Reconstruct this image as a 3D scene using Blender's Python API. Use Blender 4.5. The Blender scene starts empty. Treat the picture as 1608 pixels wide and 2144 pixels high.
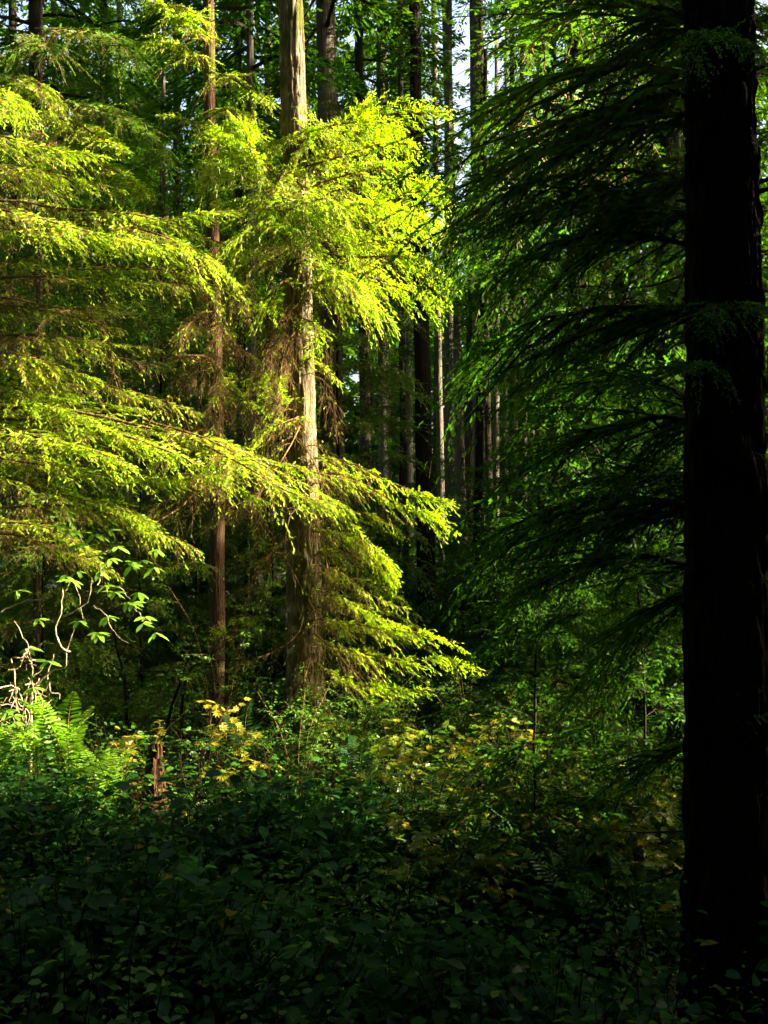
import bpy, math, random
import numpy as np
R = math.radians
sc = bpy.context.scene
col = sc.collection

# ------------------------------------------------------------------ camera, sky, sun, exposure
CAM_Z, PITCH, FPX = 2.1, R(2.0), 2299.0
cam = bpy.data.cameras.new('camera'); cam_o = bpy.data.objects.new('camera', cam); col.objects.link(cam_o)
cam.sensor_fit = 'VERTICAL'; cam.sensor_height = 24; cam.lens = 24 * FPX / 2144
cam.clip_start = 0.05; cam.clip_end = 600
cam_o.location = (0, 0, CAM_Z); cam_o.rotation_euler = (R(90) + PITCH, 0, 0)
sc.camera = cam_o
SUN_EL, SUN_AZ = R(18.0), R(89.0)          # azimuth clockwise from +Y (the view direction)
w = bpy.data.worlds.new('World'); sc.world = w; w.use_nodes = True
nt = w.node_tree; bg = nt.nodes['Background']
sky = nt.nodes.new('ShaderNodeTexSky'); sky.sky_type = 'NISHITA'; sky.sun_disc = False
sky.sun_elevation = SUN_EL; sky.sun_rotation = SUN_AZ; sky.dust_density = 10.0; sky.air_density = 1.0; sky.ozone_density = 1.0
nt.links.new(sky.outputs[0], bg.inputs[0]); bg.inputs[1].default_value = 0.13
sl = bpy.data.lights.new('sun', 'SUN'); sl.energy = 5.0; sl.angle = R(0.6); sl.color = (1.0, 0.86, 0.62)
so = bpy.data.objects.new('sun', sl); col.objects.link(so); so.location = (30, 0, 20)
from mathutils import Vector, Matrix
to_sun = Vector((math.sin(SUN_AZ) * math.cos(SUN_EL), math.cos(SUN_AZ) * math.cos(SUN_EL), math.sin(SUN_EL)))
so.rotation_euler = to_sun.to_track_quat('Z', 'Y').to_euler()
sc.view_settings.view_transform = 'Standard'; sc.view_settings.look = 'None'
sc.view_settings.exposure = 3.05; sc.view_settings.gamma = 1.0
sc.render.engine = 'CYCLES'
cy = sc.cycles
cy.max_bounces = 6; cy.diffuse_bounces = 4; cy.glossy_bounces = 2; cy.transmission_bounces = 4; cy.transparent_max_bounces = 4
cy.use_denoising = True; cy.caustics_reflective = False; cy.caustics_refractive = False
cy.sample_clamp_indirect = 6

# ------------------------------------------------------------------ helpers
def at(px, py, Y):
    dx = (px - 804) / FPX; dy = (1072 - py) / FPX
    d = np.array([dx, math.cos(PITCH) - dy * math.sin(PITCH), math.sin(PITCH) + dy * math.cos(PITCH)])
    return np.array([0, 0, CAM_Z]) + d * (Y / d[1])

def gz(x, y):
    x = np.asarray(x, float); y = np.asarray(y, float)
    z = 0.055 * np.maximum(y - 11, 0) + 0.12 * np.maximum(y - 34, 0)
    z = z + 0.07 * np.sin(1.1 * x + .6 * y) + 0.05 * np.sin(2.3 * x - 1.7 * y + 1) + .1 * np.sin(.31 * x + .23 * y + 2)
    return z
def gzf(x, y): return float(gz(x, y))

def nrm(v):
    return v / np.maximum(np.linalg.norm(v, axis=-1, keepdims=True), 1e-9)

class MB:
    """collects polygons of n corners as numpy arrays and links them as ONE mesh object"""
    def __init__(s): s.V = []; s.F = []; s.n = 0
    def add(s, verts, faces, mi=0):
        verts = np.asarray(verts, float).reshape(-1, 3); faces = np.asarray(faces, np.int64)
        s.V.append(verts); s.F.append((faces + s.n, mi)); s.n += len(verts)
    def mesh(s, name, mats, origin=(0, 0, 0), smooth=True):
        V = np.concatenate(s.V) - np.asarray(origin, float)
        me = bpy.data.meshes.new(name)
        loops = np.concatenate([f.reshape(-1) for f, _ in s.F]); 
        tot = np.concatenate([np.full(len(f), f.shape[1]) for f, _ in s.F])
        mi = np.concatenate([np.full(len(f), m) for f, m in s.F])
        start = np.concatenate([[0], np.cumsum(tot)[:-1]])
        me.vertices.add(len(V)); me.vertices.foreach_set('co', V.astype(np.float32).ravel())
        me.loops.add(len(loops)); me.loops.foreach_set('vertex_index', loops.astype(np.int32))
        me.polygons.add(len(tot)); me.polygons.foreach_set('loop_start', start.astype(np.int32))
        me.polygons.foreach_set('loop_total', tot.astype(np.int32))
        me.polygons.foreach_set('material_index', mi.astype(np.int32))
        me.polygons.foreach_set('use_smooth', np.full(len(tot), smooth))
        for m in mats: me.materials.append(m)
        me.update(calc_edges=True); me.validate()
        return me
    def build(s, name, mats, parent=None, origin=(0, 0, 0), smooth=True):
        me = s.mesh(name, mats, origin, smooth)
        o = bpy.data.objects.new(name, me); col.objects.link(o)
        if parent is not None: o.parent = parent
        else: o.location = origin
        return o

def tag(o, label=None, cat=None, group=None, kind=None):
    if label: o['label'] = label
    if cat: o['category'] = cat
    if group: o['group'] = group
    if kind: o['kind'] = kind
    return o
def empty(name, loc, label, cat, group=None):
    o = bpy.data.objects.new(name, None); col.objects.link(o); o.location = tuple(float(v) for v in loc)
    o.empty_display_size = .1
    return tag(o, label, cat, group)

def catmull(pts, n):
    P = np.asarray(pts, float)
    if len(P) == 2: return P[0] + (P[1] - P[0]) * np.linspace(0, 1, n)[:, None]
    P = np.vstack([2 * P[0] - P[1], P, 2 * P[-1] - P[-2]])
    seg = len(P) - 3; out = []
    for t in np.linspace(0, seg - 1e-6, n):
        i = int(t); u = t - i; a, b, c, d = P[i:i + 4]
        out.append(.5 * (2 * b + (c - a) * u + (2 * a - 5 * b + 4 * c - d) * u * u + (3 * b - a - 3 * c + d) * u ** 3))
    return np.array(out)

def frames(P, roll=0.):
    T = nrm(np.gradient(P, axis=0)); up = np.array([0, 0, 1.])
    if abs(T[:, 2]).max() > .93: up = np.array([.1, 1., .05])
    S = nrm(np.cross(T, up)); N = np.cross(S, T)
    c, s_ = math.cos(roll), math.sin(roll)
    return T, S * c + N * s_, N * c - S * s_

def tube(mb, P, r, sides=8, mi=0, rough=0., rng=None, furrow=0.):
    P = np.asarray(P, float); n = len(P); r = np.broadcast_to(r, (n,)).astype(float)
    T, S, N = frames(P)
    a = np.arange(sides) * 2 * math.pi / sides
    rr = r[:, None] * np.ones((1, sides))
    if furrow: rr = rr * (1 + furrow * (rng.random(sides)[None, :] - .5) + furrow * .6 * (rng.random((n, sides)) - .5))
    if furrow and sides >= 28:
        rows = max(6, n // 4); Gz = rng.random((rows, sides)); off = rng.random(sides) * .9
        zz = np.clip(np.arange(n)[:, None] / (n - 1) * (rows - 2) + off[None], 0, rows - 1.001); i_ = zz.astype(int); f_ = zz - i_; f_ = np.clip(f_ * 2.2 - .6, 0, 1); jj = np.arange(sides)[None] + 0 * i_
        pl = Gz[i_, jj] * (1 - f_) + Gz[i_ + 1, jj] * f_; rr = r[:, None] * (1 + furrow * 1.3 * (pl - .5) + .05 * np.sin(3 * a + 4 * off[0])[None] + .05 * (rng.random((n, sides)) - .5))
    if rough:
        q = rng.random((n, 1)); rr = rr * (1 + rough * (rng.random((n, sides)) - .5) + rough * .6 * (q - .5))
    V = P[:, None] + S[:, None] * (np.cos(a)[None, :, None] * rr[..., None]) + N[:, None] * (np.sin(a)[None, :, None] * rr[..., None])
    i = np.arange(n - 1)[:, None] * sides; j = np.arange(sides)[None]; k = (j + 1) % sides
    F = np.stack([i + j, i + k, i + sides + k, i + sides + j], -1).reshape(-1, 4)
    mb.add(V, F, mi)
    mb.add(np.vstack([V[-1], P[-1][None]]), np.stack([np.arange(sides), (np.arange(sides) + 1) % sides, np.full(sides, sides)], 1), mi)

def cones(mb, A, B, ra, rb, mi=0):
    """many three-sided twigs at once"""
    A = np.asarray(A); B = np.asarray(B); D = nrm(B - A); m = len(A)
    if m == 0: return
    H = np.where(abs(D[:, 2:3]) > .9, np.array([[1., 0, 0]]), np.array([[0, 0, 1.]]))
    S = nrm(np.cross(D, H)); N = np.cross(S, D)
    ra = np.broadcast_to(ra, (m,))[:, None]; rb = np.broadcast_to(rb, (m,))[:, None]
    V = []
    for base, r in ((A, ra), (B, rb)):
        for k in range(3):
            c, s_ = math.cos(k * 2.0944), math.sin(k * 2.0944)
            V.append(base + (S * c + N * s_) * r)
    V = np.stack(V, 1); b = np.arange(m)[:, None] * 6
    F = np.stack([np.concatenate([b + k, b + (k + 1) % 3, b + 3 + (k + 1) % 3, b + 3 + k], 1) for k in range(3)], 1).reshape(-1, 4)
    mb.add(V, F, mi)

def kites(mb, Q, D, N, ln, wd, mi=0, at_=.45, curl=0.):
    """flat needle sprays: base, two shoulders, tip"""
    m = len(Q)
    if m == 0: return
    D = nrm(D); W = nrm(np.cross(D, N)); ln = np.broadcast_to(ln, (m,))[:, None]; wd = np.broadcast_to(wd, (m,))[:, None]
    NN = np.cross(W, D)
    V = np.stack([Q, Q + D * ln * at_ + W * wd * .5, Q + D * ln - NN * ln * curl, Q + D * ln * at_ - W * wd * .5], 1)
    mb.add(V, np.arange(m * 4).reshape(m, 4), mi)

def toothed(mb, Q, D, N, ln, wd, mi=0):
    """needle spray with a ragged outline: five overlapping little blades off one twig, as one strip"""
    m = len(Q)
    if m == 0: return
    D = nrm(D); W = nrm(np.cross(D, N)); ln = np.broadcast_to(ln, (m,))[:, None]; wd = np.broadcast_to(wd, (m,))[:, None]
    prof = [(0, .12), (.2, .85), (.27, .3), (.5, 1.), (.56, .3), (.78, .75), (.83, .22), (1., .0)]
    V = []
    for (t, h) in prof:
        V.append(Q + D * ln * t + W * wd * .5 * h)
    for (t, h) in prof[:-1]:
        V.append(Q + D * ln * min(1, t + .06) - W * wd * .5 * h)
    V = np.stack(V, 1); b = np.arange(m)[:, None] * 15
    F = []
    for k in range(6): F.append(np.concatenate([b + k, b + k + 1, b + 8 + k + 1, b + 8 + k], 1))
    mb.add(V, np.stack(F, 1).reshape(-1, 4), mi)
    n0 = mb.n - m * 15
    T = np.concatenate([b + 6, b + 7, b + 14], 1) + n0
    mb.F.append((T, mi))

def leaves(mb, Q, D, N, ln, wd, mi=0, fold=.25, droop=.15):
    """ovate leaves folded along the midrib, two quads each"""
    m = len(Q)
    if m == 0: return
    D = nrm(D); W = nrm(np.cross(D, N)); U = np.cross(W, D)
    ln = np.broadcast_to(ln, (m,))[:, None]; wd = np.broadcast_to(wd, (m,))[:, None] * .5
    P = lambda a, b, up: Q + D * ln * a + W * wd * b + U * (wd * abs(b) * fold * 1.4 - ln * droop * a * a + up)
    V = np.stack([P(0, 0, 0), P(.3, .92, 0), P(.72, .8, 0), P(1, 0, 0), P(.72, -.8, 0), P(.3, -.92, 0), P(.5, 0, 0)], 1)
    b = np.arange(m)[:, None] * 7
    F = np.stack([np.concatenate([b, b + 1, b + 2, b + 6], 1), np.concatenate([b + 6, b + 2, b + 3, b + 4], 1),
                  np.concatenate([b, b + 6, b + 4, b + 5], 1)], 1).reshape(-1, 4)
    mb.add(V, F, mi)

def maple_leaves(mb, Q, D, N, ln, mi=0, rng=None):
    """lobed leaves as fans"""
    m = len(Q)
    if m == 0: return
    D = nrm(D); W = nrm(np.cross(D, N)); U = np.cross(W, D); ln = np.broadcast_to(ln, (m,))[:, None]
    out = [(0, 0)] + [(math.cos(a) * r_ + .35, math.sin(a) * r_) for a, r_ in
           ((-2.3, .42), (-1.75, .3), (-1.3, .6), (-.85, .36), (-.5, .64), (-.25, .42), (0, .72), (.25, .42), (.5, .64), (.85, .36), (1.3, .6), (1.75, .3), (2.3, .42))]
    k = len(out)
    V = [Q + D * ln * .35 - U * ln * .05]
    for x, y in out: V.append(Q + D * ln * x + W * ln * y + U * ln * (-.16 * x * x - .22 * abs(y) * abs(y) + .05))
    V = np.stack(V, 1); b = np.arange(m)[:, None] * (k + 1)
    F = np.stack([np.concatenate([b, b + 1 + i, b + 1 + (i + 1) % k], 1) for i in range(k)], 1).reshape(-1, 3)
    mb.add(V, F, mi)

# ------------------------------------------------------------------ materials
def new_mat(name):
    m = bpy.data.materials.new(name); m.use_nodes = True; n = m.node_tree
    for x in list(n.nodes): n.nodes.remove(x)
    return m, n.nodes, n.links
def leaf_mat(name, c1, c2, transl=.4, gloss=.05, rough=.45, c3=None, p3=.0, tint=(1., 1.05, .45)):
    m, N, L = new_mat(name)
    out = N.new('ShaderNodeOutputMaterial'); geo = N.new('ShaderNodeNewGeometry'); tc = N.new('ShaderNodeTexCoord')
    mix = N.new('ShaderNodeMix'); mix.data_type = 'RGBA'; mix.inputs[6].default_value = (*c1, 1); mix.inputs[7].default_value = (*c2, 1)
    L.new(geo.outputs['Random Per Island'], mix.inputs[0]); c = mix.outputs[2]
    if c3:
        gt = N.new('ShaderNodeMath'); gt.operation = 'MULTIPLY'; gt.inputs[1].default_value = 37.31
        fr = N.new('ShaderNodeMath'); fr.operation = 'FRACT'; lt = N.new('ShaderNodeMath'); lt.operation = 'LESS_THAN'; lt.inputs[1].default_value = p3
        L.new(geo.outputs['Random Per Island'], gt.inputs[0]); L.new(gt.outputs[0], fr.inputs[0]); L.new(fr.outputs[0], lt.inputs[0])
        m3 = N.new('ShaderNodeMix'); m3.data_type = 'RGBA'; m3.inputs[7].default_value = (*c3, 1)
        L.new(lt.outputs[0], m3.inputs[0]); L.new(c, m3.inputs[6]); c = m3.outputs[2]
    ns = N.new('ShaderNodeTexNoise'); ns.inputs['Scale'].default_value = 2.2; ns.inputs['Detail'].default_value = 2
    L.new(tc.outputs['Object'], ns.inputs['Vector'])
    mr = N.new('ShaderNodeMapRange'); mr.inputs[1].default_value = .3; mr.inputs[2].default_value = .7; mr.inputs[3].default_value = .7; mr.inputs[4].default_value = 1.3
    L.new(ns.outputs[0], mr.inputs[0])
    vm = N.new('ShaderNodeVectorMath'); vm.operation = 'SCALE'; L.new(c, vm.inputs[0]); L.new(mr.outputs[0], vm.inputs['Scale'])
    df = N.new('ShaderNodeBsdfDiffuse'); L.new(vm.outputs[0], df.inputs[0])
    tm = N.new('ShaderNodeVectorMath'); tm.operation = 'MULTIPLY'; tm.inputs[1].default_value = (*[t * 1.5 for t in tint],); L.new(vm.outputs[0], tm.inputs[0])
    tr = N.new('ShaderNodeBsdfTranslucent'); L.new(tm.outputs[0], tr.inputs[0])
    a = N.new('ShaderNodeMixShader'); a.inputs[0].default_value = transl; L.new(df.outputs[0], a.inputs[1]); L.new(tr.outputs[0], a.inputs[2])
    g = N.new('ShaderNodeBsdfGlossy'); g.inputs['Roughness'].default_value = rough; g.inputs[0].default_value = (1, 1, 1, 1)
    b = N.new('ShaderNodeMixShader'); b.inputs[0].default_value = gloss; L.new(a.outputs[0], b.inputs[1]); L.new(g.outputs[0], b.inputs[2])
    L.new(b.outputs[0], out.inputs[0]); return m
def bark_mat(name, c1, c2, moss=None, moss_amt=.0, scale=1., lichen=None, lichen_amt=0.):
    m, N, L = new_mat(name)
    out = N.new('ShaderNodeOutputMaterial'); tc = N.new('ShaderNodeTexCoord'); mp = N.new('ShaderNodeMapping')
    mp.inputs['Scale'].default_value = (1, 1, .12); L.new(tc.outputs['Object'], mp.inputs[0])
    ns = N.new('ShaderNodeTexNoise'); ns.inputs['Scale'].default_value = 38 * scale; ns.inputs['Detail'].default_value = 5; ns.inputs['Roughness'].default_value = .65
    L.new(mp.outputs[0], ns.inputs['Vector'])
    vo = N.new('ShaderNodeTexVoronoi'); vo.feature = 'DISTANCE_TO_EDGE'; vo.inputs['Scale'].default_value = 26 * scale; L.new(mp.outputs[0], vo.inputs['Vector'])
    cr = N.new('ShaderNodeValToRGB'); cr.color_ramp.elements[0].position = .3; cr.color_ramp.elements[1].position = .7
    cr.color_ramp.elements[0].color = (*c1, 1); cr.color_ramp.elements[1].color = (*c2, 1); L.new(ns.outputs[0], cr.inputs[0]); c = cr.outputs[0]
    def patch(c, colr, sc_, lo, hi):
        n2 = N.new('ShaderNodeTexNoise'); n2.inputs['Scale'].default_value = sc_; n2.inputs['Detail'].default_value = 4; L.new(tc.outputs['Object'], n2.inputs['Vector'])
        mr = N.new('ShaderNodeMapRange'); mr.inputs[1].default_value = lo; mr.inputs[2].default_value = hi; L.new(n2.outputs[0], mr.inputs[0])
        mx = N.new('ShaderNodeMix'); mx.data_type = 'RGBA'; mx.inputs[7].default_value = (*colr, 1); L.new(mr.outputs[0], mx.inputs[0]); L.new(c, mx.inputs[6]); return mx.outputs[2]
    if lichen: c = patch(c, lichen, 9, .62 - lichen_amt * .3, .7 - lichen_amt * .2)
    if moss: c = patch(c, moss, 3.1, .66 - moss_amt * .35, .74 - moss_amt * .25)
    bs = N.new('ShaderNodeBsdfPrincipled'); bs.inputs['Roughness'].default_value = .92; bs.inputs['Specular IOR Level'].default_value = .2
    L.new(c, bs.inputs['Base Color'])
    mul = N.new('ShaderNodeMath'); mul.operation = 'MULTIPLY_ADD'; mul.inputs[1].default_value = .8; L.new(vo.outputs[0], mul.inputs[0]); L.new(ns.outputs[0], mul.inputs[2])
    bp = N.new('ShaderNodeBump'); bp.inputs['Strength'].default_value = 1.; bp.inputs['Distance'].default_value = .045
    L.new(mul.outputs[0], bp.inputs['Height']); L.new(bp.outputs[0], bs.inputs['Normal']); L.new(bs.outputs[0], out.inputs[0]); return m

M_NEED_SUN = leaf_mat('hemlock_needles_sunlit_tone', (.34, .42, .006), (.12, .27, .004), .5, .012, .5, (.22, .13, .03), .03, tint=(1., 1.1, .2))  # lit copy of the hemlock needles, sunlight put into the colour
M_NEED_SHADE = leaf_mat('hemlock_needles_shade_tone', (.052, .145, .006), (.026, .095, .005), .48, .006, .5, tint=(1., 1.05, .3))  # same needles with deep shade put into the colour
M_NEED_HALF = leaf_mat('hemlock_needles_half_shade_tone', (.09, .19, .007), (.045, .12, .006), .45, .008, .5, tint=(1., 1.1, .3))  # same needles, colour set between the lit and shaded copies for half shade
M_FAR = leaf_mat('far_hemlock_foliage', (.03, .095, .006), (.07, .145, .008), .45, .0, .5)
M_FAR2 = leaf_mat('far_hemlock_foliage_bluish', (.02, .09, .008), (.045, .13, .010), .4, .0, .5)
M_SALAL = leaf_mat('salal_leaves', (.010, .050, .006), (.028, .105, .014), .3, .010, .4, (.16, .13, .01), .012)
M_COVER = leaf_mat('understory_leaves', (.022, .08, .006), (.04, .12, .008), .35, .01, .4, (.2, .17, .01), .06)
M_MAPLE = leaf_mat('yellow_maple_leaves', (.30, .24, .010), (.18, .22, .012), .45, .03, .4)
M_MAPLE_G = leaf_mat('yellow_green_maple_leaves', (.19, .23, .008), (.08, .16, .010), .45, .03, .4, (.30, .24, .01), .2)
M_RHODO = leaf_mat('rhododendron_leaves', (.12, .28, .02), (.20, .36, .03), .4, .05, .35)
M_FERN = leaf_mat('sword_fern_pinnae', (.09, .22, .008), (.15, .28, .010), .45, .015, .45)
M_FERN_SHADE = leaf_mat('sword_fern_pinnae_shade_tone', (.018, .075, .022), (.03, .10, .025), .35, .015, .45)  # same fern pinnae with shade put into a darker colour
M_HUCK = leaf_mat('huckleberry_leaves', (.05, .15, .012), (.09, .19, .012), .4, .015, .45)
M_TWIG = bark_mat('twig_bark', (.12, .065, .022), (.26, .16, .06))
M_TWIG_D = bark_mat('dark_twig_bark', (.02, .014, .008), (.045, .03, .015))
M_PALE = bark_mat('pale_peeling_stem', (.30, .22, .12), (.50, .40, .26))
M_LICHEN_GLINT = leaf_mat('lichen_and_painted_highlights', (.34, .36, .22), (.46, .46, .34), .35, .0)  # lichen, also scattered as painted white highlights on upper left boughs
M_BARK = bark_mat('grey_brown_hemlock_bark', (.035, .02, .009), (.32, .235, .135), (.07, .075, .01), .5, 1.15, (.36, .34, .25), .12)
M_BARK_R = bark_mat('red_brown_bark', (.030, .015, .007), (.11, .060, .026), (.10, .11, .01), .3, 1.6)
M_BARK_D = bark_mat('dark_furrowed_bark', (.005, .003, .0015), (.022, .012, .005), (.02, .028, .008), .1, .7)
M_BARK_G = bark_mat('pale_grey_far_bark', (.045, .038, .028), (.15, .125, .09), (.04, .06, .015), .05, .8)
M_BARK_B = bark_mat('brown_far_bark', (.02, .014, .009), (.06, .042, .025), (.05, .06, .012), .2, .8)
M_SNAG = bark_mat('rotten_orange_wood', (.02, .008, .004), (.10, .042, .014), (.03, .02, .01), .2, .8)
M_MOSS = bark_mat('moss', (.05, .06, .008), (.16, .17, .02))
M_LITTER = leaf_mat('rusty_dead_fern', (.22, .085, .02), (.35, .16, .04), .3, .0)

# ground
m, N_, L_ = new_mat('forest_floor')
out = N_.new('ShaderNodeOutputMaterial'); tc = N_.new('ShaderNodeTexCoord'); ns = N_.new('ShaderNodeTexNoise'); ns.inputs['Scale'].default_value = 5; ns.inputs['Detail'].default_value = 8
L_.new(tc.outputs['Object'], ns.inputs['Vector']); cr = N_.new('ShaderNodeValToRGB'); L_.new(ns.outputs[0], cr.inputs[0])
e = cr.color_ramp.elements; e[0].position = .35; e[0].color = (.012, .009, .005, 1); e[1].position = .62; e[1].color = (.035, .03, .012, 1)
x = cr.color_ramp.elements.new(.5); x.color = (.016, .02, .007, 1)
bs = N_.new('ShaderNodeBsdfPrincipled'); bs.inputs['Roughness'].default_value = .95; L_.new(cr.outputs[0], bs.inputs['Base Color'])
bp = N_.new('ShaderNodeBump'); bp.inputs['Distance'].default_value = .06; L_.new(ns.outputs[0], bp.inputs['Height']); L_.new(bp.outputs[0], bs.inputs['Normal']); L_.new(bs.outputs[0], out.inputs[0])
M_GROUND = m

# ------------------------------------------------------------------ ground
xs = np.concatenate([np.linspace(-260, -42, 14), np.linspace(-40, 40, 161), np.linspace(42, 260, 14)])
ys = np.concatenate([np.linspace(-200, -12, 10), np.linspace(-10, 50, 121), np.linspace(52, 300, 40)])
gx, gy = np.meshgrid(xs, ys); g = MB()
gzz = gz(gx, np.minimum(gy, 110))
nx, ny = len(xs), len(ys); i = (np.arange(ny - 1)[:, None] * nx + np.arange(nx - 1)[None]).reshape(-1, 1)
g.add(np.stack([gx, gy, gzz], -1), np.concatenate([i, i + 1, i + nx + 1, i + nx], 1))
tag(g.build('ground', [M_GROUND]), kind='structure')

# ------------------------------------------------------------------ hemlock boughs
def bough(pts, W, r0=.012, seed=0, roll=0., lat=.025, sub=.054, sp=.0125, droop=.3, bare=.35, leafy=1., mb=None, spread=.22, lichen=0., width=.34, shape='t'):
    """one branch: tapered stem, side branchlets left and right, each with sprays of needles; material 0 wood, 1 needles, 2 lichen and painted highlights"""
    rng = np.random.default_rng(seed); mb = mb or MB()
    P0 = catmull(pts, 40); L = np.linalg.norm(np.diff(P0, axis=0), axis=1).sum()
    P0 = P0 + np.cumsum(rng.normal(0, .0022 * L, (40, 3)), 0) * .5
    T0, S0, N0 = frames(P0, roll)
    tube(mb, P0[::2], np.linspace(r0, r0 * .16, 20), 5, 0)
    nL = max(8, int(L / lat)); t = np.sort(rng.uniform(.05, .995, nL)); f = t * 39; i0 = np.minimum(f.astype(int), 38); fr = (f - i0)[:, None]
    lp = lambda A: A[i0] * (1 - fr) + A[i0 + 1] * fr
    B, T, S, N = lp(P0), nrm(lp(T0)), nrm(lp(S0)), nrm(lp(N0))
    side = np.where(np.arange(nL) % 2, 1., -1.)
    l = W * (np.clip(t / .22, .25, 1) ** .6 * (1 - t) ** .65 + .10) * rng.uniform(.45, 1.15, nL)
    ang = np.radians(rng.uniform(38, 66, nL)) * (1 - .35 * t)
    d0 = T * np.cos(ang)[:, None] + S * (side * np.sin(ang))[:, None] + N * rng.uniform(-spread, spread, nL)[:, None]
    c = T * .22 + rng.normal(0, .1, (nL, 3)) + np.array([0, 0, -1.]) * (droop * rng.uniform(.3, 1.5, nL))[:, None]
    Q = lambda idx, u: B[idx] + d0[idx] * u[:, None] + c[idx] * (u ** 2 / l[idx])[:, None]
    dQ = lambda idx, u: d0[idx] + 2 * c[idx] * (u / l[idx])[:, None]
    al = np.arange(nL)
    for a_, b_ in ((0, .35), (.35, .7), (.7, 1)):
        r = (.0012 + .006 * l)
        cones(mb, Q(al, l * a_), Q(al, l * b_), r * (1.05 - a_), r * (1.05 - b_), 0)
    n = np.maximum(3, (l / sp).astype(int)); idx = np.repeat(al, n); k = np.concatenate([np.arange(q) for q in n])
    u = (k + rng.uniform(.3, 1., len(k))) / n[idx] * l[idx]; ur = u / l[idx]
    q = Q(idx, u); dq = nrm(dQ(idx, u)); Nn = nrm(N[idx] + rng.normal(0, .48, (len(k), 3)))
    sd = np.where(k % 2, 1., -1.); a2 = np.radians(rng.uniform(28, 60, len(k))) * (1 - .4 * ur)
    D = dq * np.cos(a2)[:, None] + nrm(np.cross(Nn, dq)) * (sd * np.sin(a2))[:, None] + np.array([0, 0, -1.]) * rng.uniform(-.05, .25, len(k))[:, None]
    ln = sub * (1.15 - .6 * ur) * rng.uniform(.6, 1.25, len(k)) * (.55 + .6 * np.minimum(1, l[idx] / (W * .6)))
    pb = bare * np.clip(1.4 - 2.2 * t[idx], 0, 1) + bare * .9 * np.clip(1 - 3.2 * ur, 0, 1) + (1 - leafy)
    dead = rng.random(len(k)) < pb
    v = ~dead
    (toothed if shape == 't' else kites)(mb, q[v], D[v], nrm(Nn[v] + rng.normal(0, .5, (v.sum(), 3))), ln[v], ln[v] * width, 1)
    cones(mb, q[dead], q[dead] + (D[dead] + np.array([0, 0, -.5])) * ln[dead][:, None] * 1.5, .0012, .0005, 0)
    # terminal sprays
    kites(mb, Q(al, l * .97), dQ(al, l), N, sub * .6, sub * .25, 1)
    if lichen > 0:
        z = rng.random(len(k)) < lichen; m_ = z.sum()
        kites(mb, q[z], np.array([[0, 0, -1.]]) + rng.normal(0, .25, (m_, 3)), rng.normal(0, 1, (m_, 3)), rng.uniform(.02, .07, m_), .008, 2, .4)
    return mb

MATS_Y = [M_TWIG, M_NEED_SUN, M_LICHEN_GLINT]; MATS_D = [M_TWIG_D, M_NEED_SHADE, M_LICHEN_GLINT]; MATS_M = [M_TWIG, M_NEED_HALF, M_LICHEN_GLINT]
def pxb(spec, Y0=10., **kw):
    """bough through photo points at real depths: [(px, py, Y) ...]"""
    return [at(a, b, (c[0] if c else Y0)) for a, b, *c in spec]

def add_bough(root, spec, W, seed, mats, name='branch', label=None, **kw):
    o = bough(pxb(spec), W, seed=seed, **kw).build(name, mats, root, root.location)
    if label: o['label'] = label
    return o

# unit prototypes, one metre long, drooping towards the tip
def proto_mesh(seed, mats, W=.42, sub=.06, sp=.02, lat=.035, bare=.2, arch=.12, droop=.3, shape='t', leafy=1., spread=.25):
    mb = bough([(0, 0, 0), (.3, 0, arch * .7), (.65, 0, arch * .8), (1, 0, -.02)], W, .0055, seed, lat=lat, sub=sub, sp=sp, droop=droop, bare=bare, shape=shape, leafy=leafy, spread=spread)
    return mb.mesh('branch', mats)
def place(root, me, a, b, roll=0., wide=1., name='branch'):
    o = bpy.data.objects.new(name, me); col.objects.link(o); o.parent = root
    a = Vector(a); b = Vector(b); X = (b - a); L = X.length; X.normalize()
    up = Vector((0, 0, 1)); Y = up.cross(X)
    if Y.length < .05: Y = Vector((0, 1, 0))
    Y.normalize(); Z = X.cross(Y)
    m = Matrix((X * L, Y * L * wide, Z * L)).transposed().to_4x4()
    m = m @ Matrix.Rotation(roll, 4, 'X'); m.translation = a - root.location
    o.matrix_local = m; return o

def trunk_path(px0, px1, Y, top=26., lean=0.):
    """straight-ish axis whose picture column is px0 at row 0 and px1 at row 1150"""
    a, b = at(px1, 1150, Y), at(px0, 0, Y); s = (a - b) / (a[2] - b[2])
    f = lambda z: b + s * (z - b[2])
    g0 = f(0.); gz0 = gzf(g0[0], g0[1]) - .25
    return [f(z) for z in np.linspace(gz0, top, 16)]

def trunk_mesh(root, path, r_base, r_top, mat, seed, sides=14, furrow=.12, flare=1.5, label=None, n=46, wob=.012):
    rng = np.random.default_rng(seed); P = catmull(path, n); P[1:, :2] += np.cumsum(rng.normal(0, wob * .3 * min(1, 60 / n), (n - 1, 2)), 0)
    t = np.linspace(0, 1, n); r = r_base + (r_top - r_base) * t; z = P[:, 2] - P[0, 2]
    r = r * (1 + (flare - 1) * np.exp(-z / (3.2 * r_base)))
    mb = MB(); tube(mb, P, r, sides, 0, .03, rng, furrow)
    # knots and broken branch stubs
    for _ in range(min(40, int(n * .5))):
        k = rng.integers(3, n - 2); a = rng.uniform(0, 6.28); d = np.array([math.cos(a), math.sin(a), rng.uniform(-.1, .5)])
        q = P[k] + d * r[k] * .8; rs = min(r[k], .09); tube(mb, [q, q + d * (r[k] * .2 + rs * .4), q + d * (r[k] * .2 + rs * rng.uniform(.5, 1.5))], [rs * .16, rs * .11, rs * .05], 5, 0)
    o = mb.build('trunk', [mat], root, root.location)
    return P, r, o

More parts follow.
